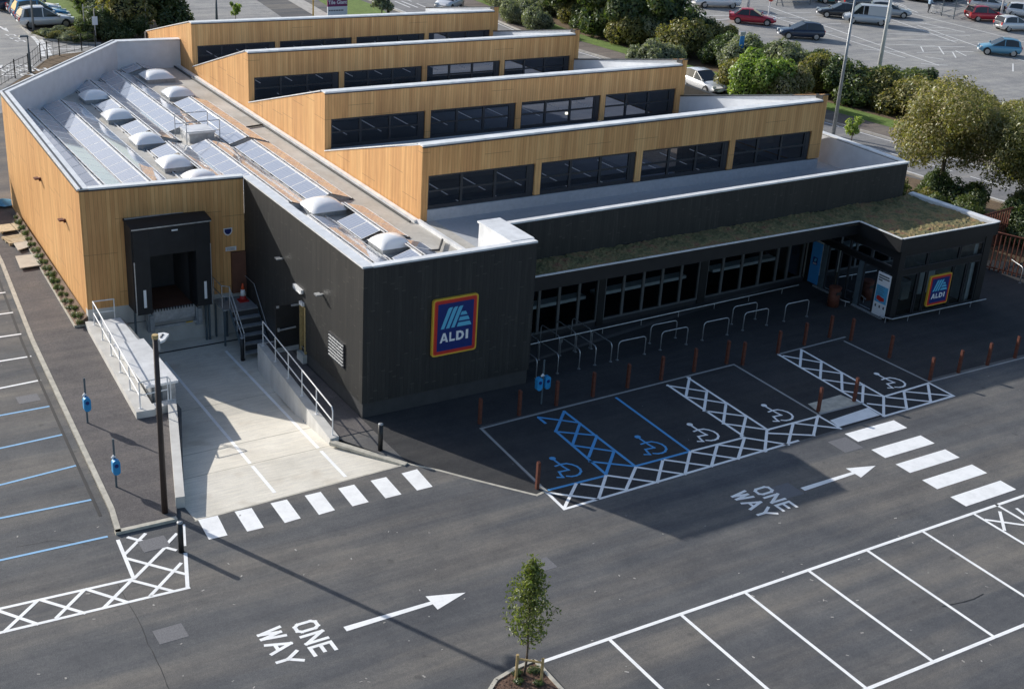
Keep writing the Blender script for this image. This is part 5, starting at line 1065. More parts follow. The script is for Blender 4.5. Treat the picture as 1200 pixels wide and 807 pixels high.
# ================================================================== PLANTING
def leafball(lobes, n, size, seed, core=True, flat=1.0, up=.25, zmin=.05):
    rr = random.Random(seed); m = MB(); tot = sum(l[3] ** 2 for l in lobes)
    for (cx, cy, cz, r) in lobes:
        for _ in range(int(n * r * r / tot)):
            while True:
                d = Vector((rr.gauss(0, 1), rr.gauss(0, 1), rr.gauss(0, 1)))
                if d.length > .1: break
            d.normalize(); rad = r * (rr.random() ** .28) * (1 + .16 * math.sin(5 * d.x + seed) * math.sin(4 * d.z + 2 * d.y)); p = Vector((cx, cy, cz)) + Vector((d.x * rad, d.y * rad, d.z * rad * flat))
            if p.z < zmin: continue
            nrm = (d + Vector((rr.gauss(0, .6), rr.gauss(0, .6), rr.gauss(0, .6) + up))).normalized(); a = nrm.orthogonal().normalized(); b = nrm.cross(a); t = rr.uniform(0, 6.28); a, b = a * math.cos(t) + b * math.sin(t), b * math.cos(t) - a * math.sin(t)
            s_ = size * rr.uniform(.55, 1.3); m.add([p - a * s_, p + b * s_ * .42, p + a * s_, p - b * s_ * .42], [(0, 1, 2, 3)])
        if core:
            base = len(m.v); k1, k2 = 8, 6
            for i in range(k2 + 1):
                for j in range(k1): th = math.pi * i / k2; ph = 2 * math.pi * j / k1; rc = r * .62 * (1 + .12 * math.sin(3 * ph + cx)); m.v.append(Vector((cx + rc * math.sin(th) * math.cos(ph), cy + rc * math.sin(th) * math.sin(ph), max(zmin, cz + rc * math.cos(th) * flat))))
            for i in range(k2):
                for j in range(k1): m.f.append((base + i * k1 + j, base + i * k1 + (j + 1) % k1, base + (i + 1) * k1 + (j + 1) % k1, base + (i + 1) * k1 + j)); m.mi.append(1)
    return m
def bush_proto(mat, seed, n=10000, size=.11):
    rr = random.Random(seed); lobes = [(0, 0, 1.3, 1.25)]
    for k in range(9): a = k * 2.4 + rr.random(); d = rr.uniform(.7, 1.45); lobes.append((d * math.cos(a), d * math.sin(a), rr.uniform(.6, 2.2), rr.uniform(.55, .95)))
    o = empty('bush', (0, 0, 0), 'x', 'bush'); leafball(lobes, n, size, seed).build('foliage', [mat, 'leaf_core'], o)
    m = MB()
    for k in range(5): a = k * 1.3; m.tube([(0, 0, 0), (.3 * math.cos(a), .3 * math.sin(a), .8), (.8 * math.cos(a), .8 * math.sin(a), 1.7)], [.06, .04, .02], 5)
    m.build('stem', 'bark', o); return o
BP = {'dark': bush_proto('leaf_dark', 11), 'olive': bush_proto('leaf_olive', 12), 'pale': bush_proto('leaf_pale', 13), 'bright': bush_proto('leaf_bright', 14), 'grey': bush_proto('leaf_grey', 15)}
DESC = {'dark': 'dark green bush', 'olive': 'olive brown bush', 'pale': 'pale leaved bush', 'bright': 'yellow green bush', 'grey': 'grey green bush'}
used = {}
def bush(kind, loc, s, where, sz=None, rz=None):
    p = BP[kind]; lb = DESC[kind] + ' ' + where; rz = random.uniform(0, 6.28) if rz is None else rz; sc = (s, s, sz or s)
    if not p.get('used_'): p['used_'] = 1; c = p; c.location = loc; c.rotation_euler = (0, 0, rz); c.scale = sc; c['label'] = lb
    else: c = copy_tree(p, loc, rz, sc, lb)
    c['group'] = DESC[kind] + 'es ' + where; return c
R_ = random.Random(21)
def hedge(P_, kinds, s, where, step=2.5, jit=.7, zf=1.0):
    for p, q in zip(P_, P_[1:]):
        p = Vector(p[:2]); q = Vector(q[:2]); n = max(1, int((q - p).length / step))
        for k in range(n): c = p.lerp(q, (k + .5) / n); bush(R_.choice(kinds), (c.x + R_.uniform(-jit, jit), c.y + R_.uniform(-jit, jit), 0), *(lambda q: (q, where, q * zf * R_.uniform(.85, 1.1)))(s * R_.uniform(.85, 1.2)))
HD = off(ROADR, 6.8); HB = off(ROADR, 10.6); HC = off(ROADR, 13.6)
hedge(HD[1:5], ['dark', 'olive', 'dark', 'pale'], 1.15, 'in the front row of the roadside hedge, right part')
hedge(HD[4:8], ['dark', 'grey', 'dark', 'olive'], 1.1, 'in the front row of the roadside hedge, left part')
hedge(HB[1:5], ['olive', 'dark', 'pale', 'olive'], 1.15, 'in the middle of the roadside hedge, right part', zf=.72)
hedge(HB[5:8], ['dark', 'dark', 'olive'], 1.25, 'in the middle of the roadside hedge, left part')
hedge(HB[4:6], ['olive', 'dark', 'grey'], 1.05, 'in the low middle stretch of the roadside hedge', zf=.62)
hedge(HC[1:5], ['olive', 'dark', 'olive'], .85, 'along the far car park edge, right part', 2.7, zf=.75)
hedge(HC[6:8], ['dark', 'dark', 'grey'], 1.5, 'along the far car park edge, left part', 2.8)
hedge(HC[4:7], ['olive', 'dark', 'grey'], .85, 'along the far car park edge below the red saloon', 2.6, zf=.5)
for (u, v, k, s_, w) in ((893, 122, 'bright', 1.35, 'behind the fourth timber roof, in front of the hedge'), (872, 112, 'olive', 1.15, 'beside the small blue sign'), (912, 125, 'pale', 1.1, 'next to the yellow green roadside bush'), (772, 88, 'grey', 1.0, 'nearest the white car on the road'), (750, 86, 'grey', .8, 'just left of the white car on the road')): bush(k, at(u, v), s_, w)
# understorey by the right boundary
for (x, y, k, s_) in ((35.5, 12.5, 'dark', .75), (37.5, 10, 'dark', .8), (38.0, 12.3, 'dark', .7), (36.6, 7.2, 'dark', .75), (38.8, 6.0, 'dark', .8), (38.2, 8.3, 'olive', .7), (40.5, 3.5, 'dark', .8), (40.2, 8, 'dark', .9), (42.5, 1.2, 'dark', .8), (43.0, 5, 'dark', .8), (40.0, .8, 'olive', .6), (36.2, 4.6, 'dark', .5), (41.5, 10.5, 'dark', .7), (34.2, 15.5, 'dark', .7), (44.8, -1.6, 'dark', .8), (33.2, 18.5, 'dark', .7)): bush(k, (x, y, 0), s_, 'in the shaded shrubbery right of the entrance roof')
sheet('shrubbery_soil', [(32.2, 4.5), (34.6, 4.2), (44, -4), (50, -6), (46.5, 5), (43.5, 18), (41.5, 30), (30.6, 30), (30.6, 4.5)], .010, 'dry_litter')
def tree(name, mat, loc, h, cr, seed, label, n=9000, leaf=.14, trunk=.16, squash=1.0, core=True, group=None, lob=16):
    rr = random.Random(seed); o = empty(name, loc, label, 'tree', group); L0 = Vector(loc); lobes = []
    cz = h - cr * squash
    for k in range(lob): a = k * 2.399 + rr.random() * .6; d = cr * rr.uniform(.25, .88); zz = cz + rr.uniform(-.75, .75) * cr * squash * (1 - .25 * d / cr); lobes.append((d * math.cos(a), d * math.sin(a), zz, cr * rr.uniform(.26, .44)))
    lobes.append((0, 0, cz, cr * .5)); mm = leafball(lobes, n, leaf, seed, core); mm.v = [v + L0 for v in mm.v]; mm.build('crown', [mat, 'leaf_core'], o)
    m = MB(); m.tube([L0, L0 + Vector((.05, .03, cz * .5)), L0 + Vector((0, .08, cz)), L0 + Vector((.05, 0, cz + cr * .6 * squash))], [trunk, trunk * .8, trunk * .55, trunk * .2], 8); m.build('trunk', 'bark', o)
    for l in lobes[:9]: m = MB(); c = L0 + Vector((l[0], l[1], l[2])); s0 = L0 + Vector((0, .03, cz * .62)); m.tube([s0, s0.lerp(c, .5) + Vector((0, 0, -.15)), c], [trunk * .35, trunk * .22, trunk * .1], 5); m.build('limb', 'bark', o)
    return o
tree('tree', 'leaf_pale', tuple(at(1096, 243)), 7.4, 3.3, 31, 'large pale leaved tree behind the glazed entrance roof', 36000, .10, .14, .78, core=False, lob=30)
tree('tree', 'leaf_pale', tuple(at(1200, 268)), 7.0, 3.0, 32, 'pale leaved tree cut by the right edge, above the shaded shrubs', 28000, .10, .14, .82, core=False, lob=26)
tree('tree', 'leaf_dark', (51.0, 56.5, 0), 7.5, 3.6, 33, 'broad dark tree at the left end of the hedge near the far car park', 12000, .2, .2)
tree('tree', 'leaf_dark', (51.5, 63.5, 0), 8.0, 3.6, 34, 'tall dark tree with bare trunk behind the hedge, left of centre', 9000, .2, .22)
tree('tree', 'leaf_dark', (53.0, 51.5, 0), 5.6, 2.9, 35, 'dark rounded tree beside the white van in the far car park', 10000, .2, .2)
tree('tree', 'leaf_dark', (55.5, 61.5, 0), 8.0, 3.6, 38, 'tallest dark tree, hiding the left end of the far car park', 9000, .2, .2)
tree('tree', 'leaf_olive', (11.6, 67.5, 0), 5.2, 2.6, 36, 'large rounded olive tree behind the far roof corner', 9000, .17, .16)
tree('tree', 'leaf_dark', (15.2, 68.3, 0), 4.6, 2.4, 37, 'dark tree beside the empty rear car park', 8000, .17, .16)
tree('tree', 'leaf_dark', (11.8, 74.0, 0), 5.0, 2.6, 39, 'dark tree at the top edge behind the olive one', 7000, .17, .16)
tree('young_tree', 'leaf_bright', tuple(at(196, 36)), 2.9, 1.05, 40, 'bright young tree in front of the empty rear car park', 1500, .16, .05, 1.1, False)
tree('young_tree', 'leaf_grey', tuple(at(447, 24)), 3.6, 1.0, 41, 'grey leaved young tree on the roadside grass', 1600, .16, .06, 1.5, False); tree('young_tree', 'leaf_bright', tuple(at(276, 27)), 2.1, .5, 42, 'tiny slim tree on the rear car park', 500, .13, .04, 1.8, False)
tree('sapling', 'leaf_bright', tuple(at(997, 168)), 2.0, .55, 43, 'small bushy sapling at the foot of the tall grey lamp post', 700, .12, .04, 1.6, False)
for (u, v, k, s_) in ((58, 40, 'grey', .62), (68, 42, 'olive', .62), (79, 44, 'grey', .62), (90, 45, 'olive', .62), (100, 46, 'dark', .7), (72, 36, 'grey', .6), (86, 38, 'olive', .65), (98, 36, 'bright', .6), (47, 38, 'olive', .42), (112, 45, 'dark', .7), (125, 46, 'dark', .85), (138, 46, 'dark', .9), (150, 44, 'dark', .9), (128, 36, 'dark', .9), (118, 28, 'grey', .9), (110, 18, 'dark', .9), (100, 8, 'grey', .9), (128, 20, 'dark', 1.0), (92, 0, 'dark', .9), (64, 36, 'bright', .3)): bush(k, at(u, v + (4 if u < 105 and v > 30 else 0)), s_ * (.8 if u < 105 and v > 30 else 1), 'in the rear shrub bed at the top left', s_ * (.42 if u < 105 and v > 30 else 1))
for (u, v, s_) in ((598, 28, .8), (612, 30, .9), (590, 16, .8), (577, 4, .7), (626, 38, .85)): bush('grey', at(u, v), s_, 'along the far side of the road behind the first roof')
# young tree in the car park, built leaf by leaf round an upright leader
def street_tree():
    L0 = at(615, 791, .1); o = empty('young_tree', L0, 'slender bright green young tree in the mulched kerb island', 'tree'); rr = random.Random(77); m = MB(); tr = []
    H = 3.7; P_ = [L0 + Vector((.03 * math.sin(k * 1.3), .03 * math.cos(k), H * k / 8)) for k in range(9)]; m.tube(P_, [.035, .034, .03, .027, .023, .019, .015, .01, .005], 8); m.build('trunk', 'bark', o, True)
    leaf = MB(); 
    def tuft(c, n, r):
        for _ in range(n):
            p = c + Vector((rr.gauss(0, r), rr.gauss(0, r), rr.gauss(0, r * 1.1))); nrm = Vector((rr.gauss(0, 1), rr.gauss(0, 1), rr.gauss(.5, .8))).normalized(); a = nrm.orthogonal().normalized(); b = nrm.cross(a); t = rr.uniform(0, 6.28); a, b = a * math.cos(t) + b * math.sin(t), b * math.cos(t) - a * math.sin(t); s_ = rr.uniform(.035, .07); tip = p + a * s_ + Vector((0, 0, -.015))
            leaf.add([p - a * s_, p + b * s_ * .55 + nrm * .006, tip, p - b * s_ * .55 + nrm * .006], [(0, 1, 2), (0, 2, 3)])
    for k in range(46):
        z = .95 + (H - 1.18) * (k / 46) ** .92; a = k * 2.4 + rr.uniform(-.3, .3); env = (.74 if z < 1.75 else max(.16, .66 - (z - 1.75) * .36)); ln = max(.12, env * rr.uniform(.5, 1.25)); s0 = L0 + Vector((0, 0, z)); e1 = s0 + Vector((math.cos(a) * ln * .55, math.sin(a) * ln * .55, ln * .35)); e2 = s0 + Vector((math.cos(a) * ln * .85, math.sin(a) * ln * .85, ln * 1.0))
        mm = MB(); mm.tube([s0, e1, e2], [.011, .007, .003], 5); mm.build('branch', 'bark', o)
        for t in (.25, .5, .7, .9, 1.05): c = (s0.lerp(e1, t * 1.5) if t < .6 else e1.lerp(e2, (t - .6) * 2.4)); tuft(c, 10, .085)
    for k in range(22): tuft(L0 + Vector((rr.gauss(0, .1), rr.gauss(0, .1), 1.45 + k * .09)), 9, .10)
    leaf.build('crown', 'leaf_street', o)
    s2 = empty('tree_stake', L0 + Vector((-.3, 0, 0)), 'two pale timber stakes with a rail supporting the young tree', 'tree stake')
    for dx, dy in ((-.26, .02), (.24, -.42)): mm = MB(); mm.tube([L0 + Vector((dx, dy, -.05)), L0 + Vector((dx, dy, .75))], .04, 8); mm.build('post', 'stake', s2)
    mm = MB(); a = L0 + Vector((-.26, .02, .62)); b = L0 + Vector((.24, -.42, .62)); mm.tube([a, b], .03, 6); mm.build('rail', 'stake', s2)
street_tree()
KI = [(-3.75, -15.2), (-3.3, -14.85), (-2.6, -14.68), (-1.95, -14.62), (-1.88, -14.75), (-1.90, -15.9), (-1.95, -19.4), (-3.7, -19.4)]
m = MB(); m.prism(KI, -.02, .10); struct('planting_bed', m, 'mulch')
m = MB()
for i in range(len(KI)): m.wall(KI[i], KI[(i + 1) % len(KI)], -.11, -.02, .13)
struct('island_kerb', m, 'kerb')
m = MB(); R3 = random.Random(4)
for _ in range(900):
    x = R3.uniform(-3.5, -2.05); y = R3.uniform(-18, -14.9); a = R3.uniform(0, 3.14); s_ = R3.uniform(.02, .05); dx, dy = math.cos(a) * s_, math.sin(a) * s_; z = .105 + R3.uniform(0, .02); m.add([(x - dx, y - dy, z), (x + dy * .4, y - dx * .4, z + .01), (x + dx, y + dy, z + .015), (x - dy * .4, y + dx * .4, z)], [(0, 1, 2, 3)])
tag(m.build('bark_chip', 'mulch'), 'loose bark chips scattered over the kerb island', 'bark chips', kind='stuff')
gp_ = leafball([(0, 0, .1, .16), (.12, .05, .08, .12), (-.1, .08, .08, .12)], 260, .045, 5, False, .9, .4, .0)
PL = empty('ground_plant', (0, 0, 0), 'x', 'plant'); gp_.build('foliage', 'leaf_dark', PL); m = MB(); m.tube([(0, 0, 0), (0, 0, .12)], .012, 5); m.build('stem', 'bark', PL)
def plant(x, y, z, s, lab, grp):
    if not PL.get('used_'): PL['used_'] = 1; c = PL; c.location = (x, y, z); c.scale = (s, s, s); c['label'] = lab
    else: c = copy_tree(PL, (x, y, z), R3.uniform(0, 6), s, lab)
    c['group'] = grp
for x, y in ((-2.9, -15.3), (-2.5, -15.6), (-2.2, -15.1), (-3.0, -16.0), (-2.35, -15.05), (-2.75, -15.0)): plant(x + .1, y, .1, .7, 'low green plant in the mulch around the young tree', 'low plants in the kerb island')
# side planting bed: sloped soil with two rows of small plants
m = MB(); BW = [(-6.50, 11.82), C1]
def bedz(t): return .45
a0, a1 = Vector((-7.06, 11.9)), Vector((-6.42, 25.5)); w0, w1 = Vector((-6.52, 11.88)), Vector((-6.12, 25.9))
for k in range(20):
    p0, p1 = a0.lerp(a1, k / 20), a0.lerp(a1, (k + 1) / 20); q0, q1 = w0.lerp(w1, k / 20), w0.lerp(w1, (k + 1) / 20); m.poly([(*p0, .12), (*q0, .50), (*q1, .50), (*p1, .12)][::-1])
m.poly([(*a0, .12), (*w0, .5), (*w0, 0), (*a0, 0)]); struct('side_planting_bed', m, 'soil')
m = MB(); m.wall(a0, a1, -.07, 0, .16); m.wall((-7.06, 11.88), (-6.55, 11.86), .06, 0, .18); struct('bed_edging', m, 'kerb')
for k in range(34):
    t = k / 34; c = a0.lerp(w0, .35 + .25 * (k % 2)).lerp(a1.lerp(w1, .35 + .25 * (k % 2)), t); plant(c.x, c.y, .24 + .1 * (k % 2), R3.uniform(.65, .95), 'small grey green shrub in the bed along the sunny timber wall', 'small shrubs along the timber wall')
# ================================================================== VEHICLES
def car(kind, col, label, L=4.2, Wd=1.78, H=1.48):
    o = empty('parked_car', (0, 0, 0), label, 'van' if kind == 'van' else 'car'); w = Wd / 2
    if kind == 'van': st_ = [(0, .5, .96, .90), (.02, .28, 1.02, .97), (.3, .25, 1.05, 1), (.72, .25, 1.06, 1), (.84, .26, .98, .97), (.96, .28, .84, .9), (1, .42, .66, .74)]; gh = [(.01, 1.0, H, .90), (.12, 1, H + .0, .90), (.62, 1, H, .88), (.66, 1, H - .03, .86), (.86, 1, 1.0, .84)]
    elif kind == 'saloon': st_ = [(0, .5, .84, .82), (.03, .3, .92, .93), (.18, .25, .94, .98), (.5, .24, .92, 1), (.72, .25, .88, .98), (.93, .28, .74, .88), (1, .42, .58, .66)]; gh = [(.10, 1, .95, .80), (.24, 1, H - .06, .76), (.38, 1, H, .75), (.5, 1, H - .03, .76), (.70, 1, .90, .80)]
    else: st_ = [(0, .5, .88, .84), (.03, .3, .97, .94), (.18, .25, .98, .99), (.5, .24, .95, 1), (.74, .25, .92, .98), (.93, .28, .78, .90), (1, .42, .60, .70)]; gh = [(.02, 1, 1.0, .82), (.09, 1, H - .10, .76), (.25, 1, H, .75), (.46, 1, H - .02, .76), (.72, 1, .93, .82)]
    def X(t): return (t - .5) * L
    m = MB(); n = 10
    for (t, zb, zt, ww) in st_:
        x = X(t); h = zt - zb; W_ = w * ww
        for (a, b) in ((-.85, 0), (-1, .22), (-1, .62), (-.93, .92), (-.55, 1.0), (.55, 1.0), (.93, .92), (1, .62), (1, .22), (.85, 0)): m.v.append(Vector((x, a * W_, zb + h * b)))
    for i in range(len(st_) - 1):
        for j in range(n): k = (j + 1) % n; m.f.append((i * n + j, i * n + k, (i + 1) * n + k, (i + 1) * n + j)); m.mi.append(0)
    m.f += [tuple(range(n)), tuple(range((len(st_) - 1) * n, len(st_) * n))[::-1]]; m.mi += [0, 0]; m.build('body', col, o, True)
    # greenhouse
    def belt(t):
        for a, b in zip(st_, st_[1:]):
            if t <= b[0]: f = (t - a[0]) / (b[0] - a[0]); return a[2] + (b[2] - a[2]) * f - .04, a[3] + (b[3] - a[3]) * f
        return st_[-1][2], st_[-1][3]
    g = MB()
    for (t, _, z, tw) in gh: zb, bw = belt(t); x = X(t); g.v += [Vector((x, -w * bw * .93, zb)), Vector((x, -w * tw, max(z, zb + .01))), Vector((x, w * tw, max(z, zb + .01))), Vector((x, w * bw * .93, zb))]
    for i in range(len(gh) - 1):
        for j in range(3): g.f.append((i * 4 + j, i * 4 + j + 1, (i + 1) * 4 + j + 1, (i + 1) * 4 + j)); g.mi.append(0)
    g.f += [(0, 1, 2, 3), tuple(range(len(g.v) - 4, len(g.v)))[::-1]]; g.mi += [0, 0]; g.build('window', 'car_glass' , o)
    r = MB(); seq = gh[1:4] if kind != 'van' else gh[0:4]; 
    for (t, _, z, tw) in seq: x = X(t); r.v += [Vector((x, -w * tw * 1.01, z - .05)), Vector((x, -w * tw * .92, z + .015)), Vector((x, 0, z + .04)), Vector((x, w * tw * .92, z + .015)), Vector((x, w * tw * 1.01, z - .05))]
    for i in range(len(seq) - 1):
        for j in range(4): r.f.append((i * 5 + j, i * 5 + j + 1, (i + 1) * 5 + j + 1, (i + 1) * 5 + j)); r.mi.append(0)
    r.build('roof', col, o, True)
    pl = MB()
    for s_ in (-1, 1):
        def pil(ta, za, tb, zb_, wd=.05):
            bwa = w * .935; pl.hexa([(X(ta) - wd, s_ * bwa * belt(ta)[1] - .012, belt(ta)[0]), (X(ta) + wd, s_ * bwa * belt(ta)[1] - .012, belt(ta)[0]), (X(ta) + wd, s_ * bwa * belt(ta)[1] + .012, belt(ta)[0]), (X(ta) - wd, s_ * bwa * belt(ta)[1] + .012, belt(ta)[0])], [(X(tb) - wd, s_ * w * zb_ - .012, za), (X(tb) + wd, s_ * w * zb_ - .012, za), (X(tb) + wd, s_ * w * zb_ + .012, za), (X(tb) - wd, s_ * w * zb_ + .012, za)])
        if kind == 'van':
            pil(.60, H - .03, .60, .885, .04); pl.hexa([(X(.01), s_ * w * .945 - .01, .95), (X(.50), s_ * w * .945 - .01, 1.0), (X(.50), s_ * w * .945 + .01, 1.0), (X(.01), s_ * w * .945 + .01, .95)], [(X(.01), s_ * w * .905 - .01, H - .02), (X(.50), s_ * w * .905 - .01, H - .02), (X(.50), s_ * w * .905 + .01, H - .02), (X(.01), s_ * w * .905 + .01, H - .02)])
            pil(.86, H - .04, .665, .865, .035)
        else: pil(gh[0][0] + .03, gh[1][2], gh[1][0], gh[1][3] + .01, .09); pil(.42, H - .05, .42, .765, .035); pil(gh[4][0], gh[3][2] - .02, gh[3][0], gh[3][3] + .008, .035)
    if kind == 'van': pl.box(X(0) - .005, -w * .88, .95, X(.015), w * .88, H - .03)
    pl.build('pillar', col, o)
    wr = .33 if H < 1.7 else .35
    for t in (.19, .81):
        for s_ in (-1, 1):
            x = X(t); m = MB(); m.tube([(x, s_ * (w * .985 - .20), wr), (x, s_ * (w * .985 + .0), wr)], wr, 20); wh = m.build('wheel', 'tyre', o); m = MB(); m.tube([(x, s_ * (w * .985 - .02), wr), (x, s_ * (w * .985 + .012), wr)], wr * .64, 14); m.build('rim', 'alloy', wh)
            m = MB(); P_ = [(x + (wr + .06) * math.cos(a), wr + (wr + .06) * math.sin(a)) for a in [math.pi * k / 10 for k in range(11)]]
            if s_: m.add([(a, s_ * (w * .985 - .035), b) for a, b in P_], [tuple(range(11))]); m.build('wheel_arch', 'drain', o)
    for s_ in (-1, 1):
        m = MB(); m.box(X(.93), s_ * w * .62 - .14, .60, X(.985), s_ * w * .62 + .14, .76); m.build('headlight', 'headlamp', o); m = MB(); m.box(X(0) - .02, s_ * w * .74 - .09, .66, X(.05), s_ * w * .74 + .09, .92); m.build('tail_light', 'tail_red', o)
        m = MB(); m.box(X(.69), s_ * (w * .99) - .08, .93, X(.72), s_ * (w * .99) + .08, 1.05); m.build('door_mirror', col, o)
    m = MB(); m.box(X(1) - .04, -.26, .34, X(1) + .012, .26, .46); m.box(X(0) - .03, -.26, .48, X(0) + .02, .26, .60); m.build('number_plate', 'sign_white', o)
    return o
def park(kind, col, label, p_rear, p_front, L=None, H=1.48, Wd=1.78, z=0):
    a = at(*p_rear); b = at(*p_front); c = (a + b) / 2; d = b - a; ln = L or max(3.6, min(5.0, d.length)); o = car(kind, col, label, ln, Wd, H); o.location = (c.x, c.y, z); o.rotation_euler = (0, 0, math.atan2(d.y, d.x)); return o
park('hatch', 'car_sky', 'light blue hatchback driving alone on the far right', (1192, 66), (1147, 62), 3.7, 1.5)
park('van', 'van_silver', 'silver panel van behind the tall white lamp post', (1038, 30), (990, 26), 4.5, 1.85, 1.85)
park('saloon', 'car_black', 'dark grey saloon parked left of the silver van', (1005, 22), (961, 19), 4.6, 1.45)
park('hatch', 'car_silver', 'silver hatchback half hidden behind the silver van', (1022, 18), (1060, 21), 4.4, 1.5)
park('saloon', 'car_red', 'red saloon behind the roadside hedge', (858, 26), (904, 30), 4.5, 1.42)
park('hatch', 'car_navy', 'dark blue hatchback partly hidden by the hedge top', (957, 46), (917, 44), 4.2, 1.5)
park('van', 'car_white', 'white crew van at the top of the far car park', (862, 9), (814, 8), 4.9, 1.9, 1.9)
park('hatch', 'car_red', 'red hatchback in the right of the far car park', (1136, 24), (1172, 25), 4.2, 1.5)
park('hatch', 'car_white', 'white hatchback with dark roof glass at the right edge', (1169, 36), (1206, 36), 4.1, 1.45)
park('hatch', 'car_white', 'white estate car behind the red hatchback', (1138, 10), (1176, 13), 4.3, 1.6)
park('hatch', 'car_white', 'small white car behind the white hatchback at the right edge', (1186, 19), (1214, 22), 4.0, 1.45)
park('hatch', 'car_grey', 'dark people carrier at the top edge behind the dark saloon', (980, 9), (1024, 7), 4.6, 1.7, 1.85)
park('hatch', 'car_teal', 'teal hatchback at the top edge of the far car park', (990, 4), (962, 3), 4.0, 1.5)
park('hatch', 'car_white', 'white car at the top edge in the rear row, left of two', (1058, 4), (1082, -6), 4.3, 1.5)
park('hatch', 'car_silver', 'silver car at the top edge in the rear row, right of two', (1073, 7), (1102, -4), 4.4, 1.5)
park('hatch', 'car_black', 'black car at the top edge beside the trolley', (1098, 5), (1125, -5), 4.3, 1.5)
park('hatch', 'car_navy', 'dark car partly seen at the very top edge', (1046, -3), (1075, -12), 4.3, 1.5)
park('hatch', 'car_white', 'white hatchback on the road beyond the third timber roof', (806, 99), (843, 113), 4.0, 1.48)
park('hatch', 'car_white', 'white hatchback on the road behind the first timber roof', (535, 7), (517, 14), 4.0, 1.48).location.z = 0
park('hatch', 'car_white', 'white sport utility car parked at the left rear grass', (31, 32), (77, 30), 4.4, 1.62, 1.85)
park('hatch', 'car_blue', 'bright blue car parked between two white cars', (22, 25), (74, 23), 4.5, 1.75, 1.85)
park('hatch', 'car_white', 'white car parked behind the bright blue car', (19, 18), (62, 17), 4.3, 1.6)
park('hatch', 'car_navy', 'dark blue car at the top left corner', (2, 12), (42, 8), 4.5, 1.6)
park('hatch', 'car_silver', 'silver car partly seen at the top left edge', (-6, 5), (32, 2), 4.3, 1.5)
park('hatch', 'car_silver', 'silver car behind the trolley shelter at the top edge', (1128, 2), (1150, -7), 4.2, 1.5)
park('hatch', 'car_navy', 'dark hatchback at the top edge above the dark people carrier', (1004, -1), (1040, -6), 4.2, 1.5)
park('hatch', 'car_grey', 'grey car at the top edge near the low trolley bay', (925, -2), (962, -6), 4.2, 1.5)
# trolley shelters, trolley and shopper
def shelter(pts, h, label):
    o = empty('trolley_shelter', pts[0], label, 'trolley shelter'); m = MB(); n = len(pts)
    for i in range(n): p = pts[i]; q = pts[(i + 1) % n]; [m.tube([p + Vector((0, 0, z)), q + Vector((0, 0, z))], .035, 5) for z in (.35, .95)]
    m.build('rail', 'galv_dull', o)
    for p in pts: mm = MB(); mm.tube([p, p + Vector((0, 0, h))], .05, 6); mm.build('post', 'post_grey', o)
    m = MB(); m.poly([p + Vector((0, 0, h)) for p in pts]); m.build('roof', 'glass_shop', o); m = MB()
    for i in range(n): m.tube([pts[i] + Vector((0, 0, h)), pts[(i + 1) % n] + Vector((0, 0, h))], .05, 5)
    m.build('roof_frame', 'post_grey', o)
shelter([at(1103, 19), at(1117, 23), at(1163, 10), at(1150, 5)], 2.2, 'open trolley shelter between the trolley and the white estate car')
shelter([at(910, 7), at(949, 6), at(944, -3), at(908, -2)], 1.0, 'low trolley bay railing at the top edge')
b = at(1094, 16); o = empty('shopping_trolley', b, 'wire shopping trolley pushed by the shopper', 'trolley'); m = MB()
for z in (.55, .8, 1.0): e_ = .04 * z; m.tube([b + Vector(v) for v in ((-.1, -.3, z), (.9 + e_, -.25, z), (.9 + e_, .25, z), (-.1, .3, z), (-.1, -.3, z))], .02, 4)
for x in (0, .2, .4, .6, .8):
    for s_ in (-.27, .27): m.tube([b + Vector((x, s_, .5)), b + Vector((x, s_, 1.0))], .012, 4)
m.build('basket', 'galv', o); m = MB(); m.tube([b + Vector((-.15, -.3, 1.02)), b + Vector((-.15, .3, 1.02))], .025, 6); m.build('handle', 'sign_blue', o); m = MB()
for s_ in (-.25, .25): m.tube([b + Vector((0, s_, .5)), b + Vector((-.1, s_, .12)), b + Vector((.8, s_, .14)), b + Vector((.6, s_, .5))], .022, 5)
m.build('chassis', 'galv', o)
for x in (-.1, .8):
    for s_ in (-.25, .25): mm = MB(); mm.tube([b + Vector((x, s_ - .02, .06)), b + Vector((x, s_ + .02, .06))], .06, 8); mm.build('castor', 'tyre', o)
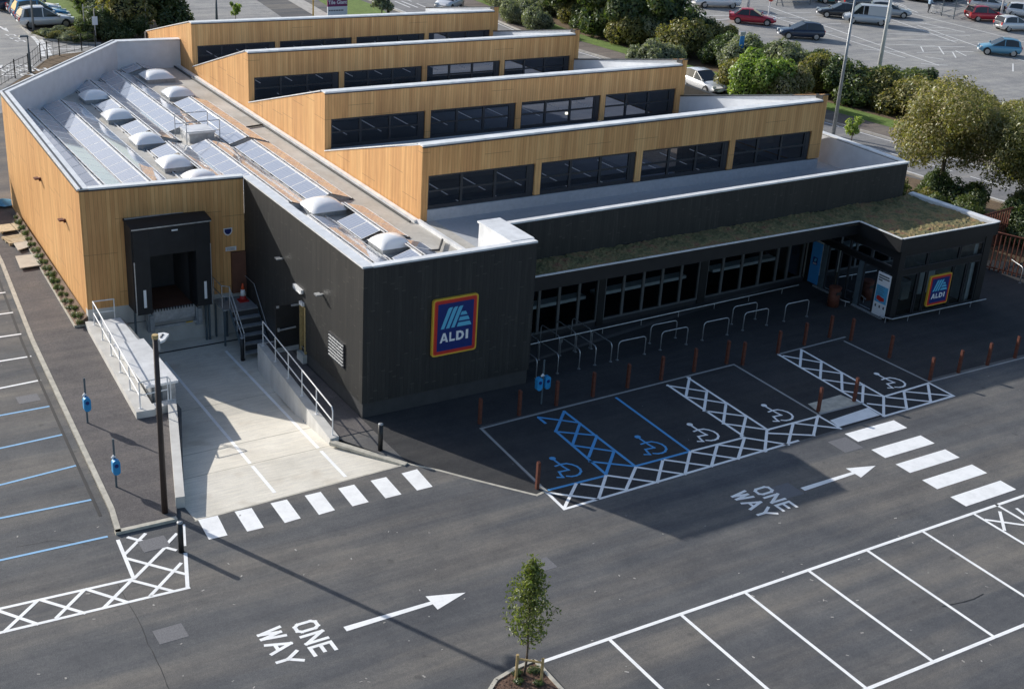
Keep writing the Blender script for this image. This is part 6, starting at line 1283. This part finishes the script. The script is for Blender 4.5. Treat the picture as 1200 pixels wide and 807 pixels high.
def person(loc, rz, label):
    o = empty('person', loc, label, 'person'); o.rotation_euler = (0, 0, rz)
    J = [(0, 0, .96), (0, 0, 1.18), (.02, 0, 1.42), (.03, 0, 1.52), (.05, 0, 1.63), (.05, 0, 1.74), (0, .1, .93), (.14, .11, .50), (.10, .11, .08), (.22, .12, .03), (0, -.1, .93), (-.04, -.11, .50), (-.22, -.11, .10), (-.10, -.11, .04), (.02, .2, 1.43), (.1, .24, 1.16), (.36, .22, 1.06), (.44, .2, 1.05), (.02, -.2, 1.43), (.1, -.24, 1.16), (.36, -.22, 1.06), (.44, -.2, 1.05)]
    Ed = [(0, 1), (1, 2), (2, 3), (3, 4), (4, 5), (0, 6), (6, 7), (7, 8), (8, 9), (0, 10), (10, 11), (11, 12), (12, 13), (2, 14), (14, 15), (15, 16), (16, 17), (2, 18), (18, 19), (19, 20), (20, 21)]
    Rd = [.15, .14, .16, .055, .09, .085, .10, .07, .05, .045, .10, .07, .05, .045, .065, .05, .038, .035, .065, .05, .038, .035]
    me = bpy.data.meshes.new('body'); me.from_pydata(J, Ed, []); 
    g = G('clothes'); z = g.n('SeparateXYZ'); g.l(g.obj(), z.inputs[0]); t = z.outputs[2]; col = g.mix(g.math('GREATER_THAN', t, .95), (.02, .022, .03, 1), (.38, .52, .66, 1)); col = g.mix(g.math('GREATER_THAN', t, 1.5), col, (.5, .3, .22, 1)); col = g.mix(g.math('GREATER_THAN', g.n('SeparateXYZ').outputs[0], 9), col, (0, 0, 0, 1)); col = g.mix(g.math('LESS_THAN', t, .1), col, (.5, .5, .5, 1)); g.l(col, g.b.inputs['Base Color']); g.b.inputs['Roughness'].default_value = .8; me.materials.append(g.m)
    bo = bpy.data.objects.new('body', me); COL.objects.link(bo); bo.parent = o; sk = bo.modifiers.new('skin', 'SKIN'); sk.use_smooth_shade = True
    lay = me.skin_vertices[0].data if me.skin_vertices else None
    if lay is None:
        import bmesh as _b; bm = _b.new(); bm.from_mesh(me); bm.verts.layers.skin.verify(); bm.to_mesh(me); bm.free(); lay = me.skin_vertices[0].data
    for i, r_ in enumerate(Rd): lay[i].radius = (r_, r_); lay[i].use_root = (i == 0)
    bo.modifiers.new('sub', 'SUBSURF').levels = 1
    m = MB(); c = Vector((.03, 0, 1.72))
    for i in range(5):
        for j in range(8): th = math.pi / 2 * i / 4; ph = 2 * math.pi * j / 8; m.v.append(Vector(loc) + c + Vector((.115 * math.sin(th + .05) * math.cos(ph), .10 * math.sin(th + .05) * math.sin(ph), .12 * math.cos(th))))
    for i in range(4):
        for j in range(8): m.f.append((i * 8 + j, i * 8 + (j + 1) % 8, (i + 1) * 8 + (j + 1) % 8, (i + 1) * 8 + j)); m.mi.append(0)
    m.build('hair', 'hair', o, True)
person(tuple(at(1087.5, 15.5)), .05, 'person in a pale blue top and dark trousers pushing a shopping trolley')
# tidy helper flags
for o in bpy.data.objects:
    if 'used_' in o: del o['used_']
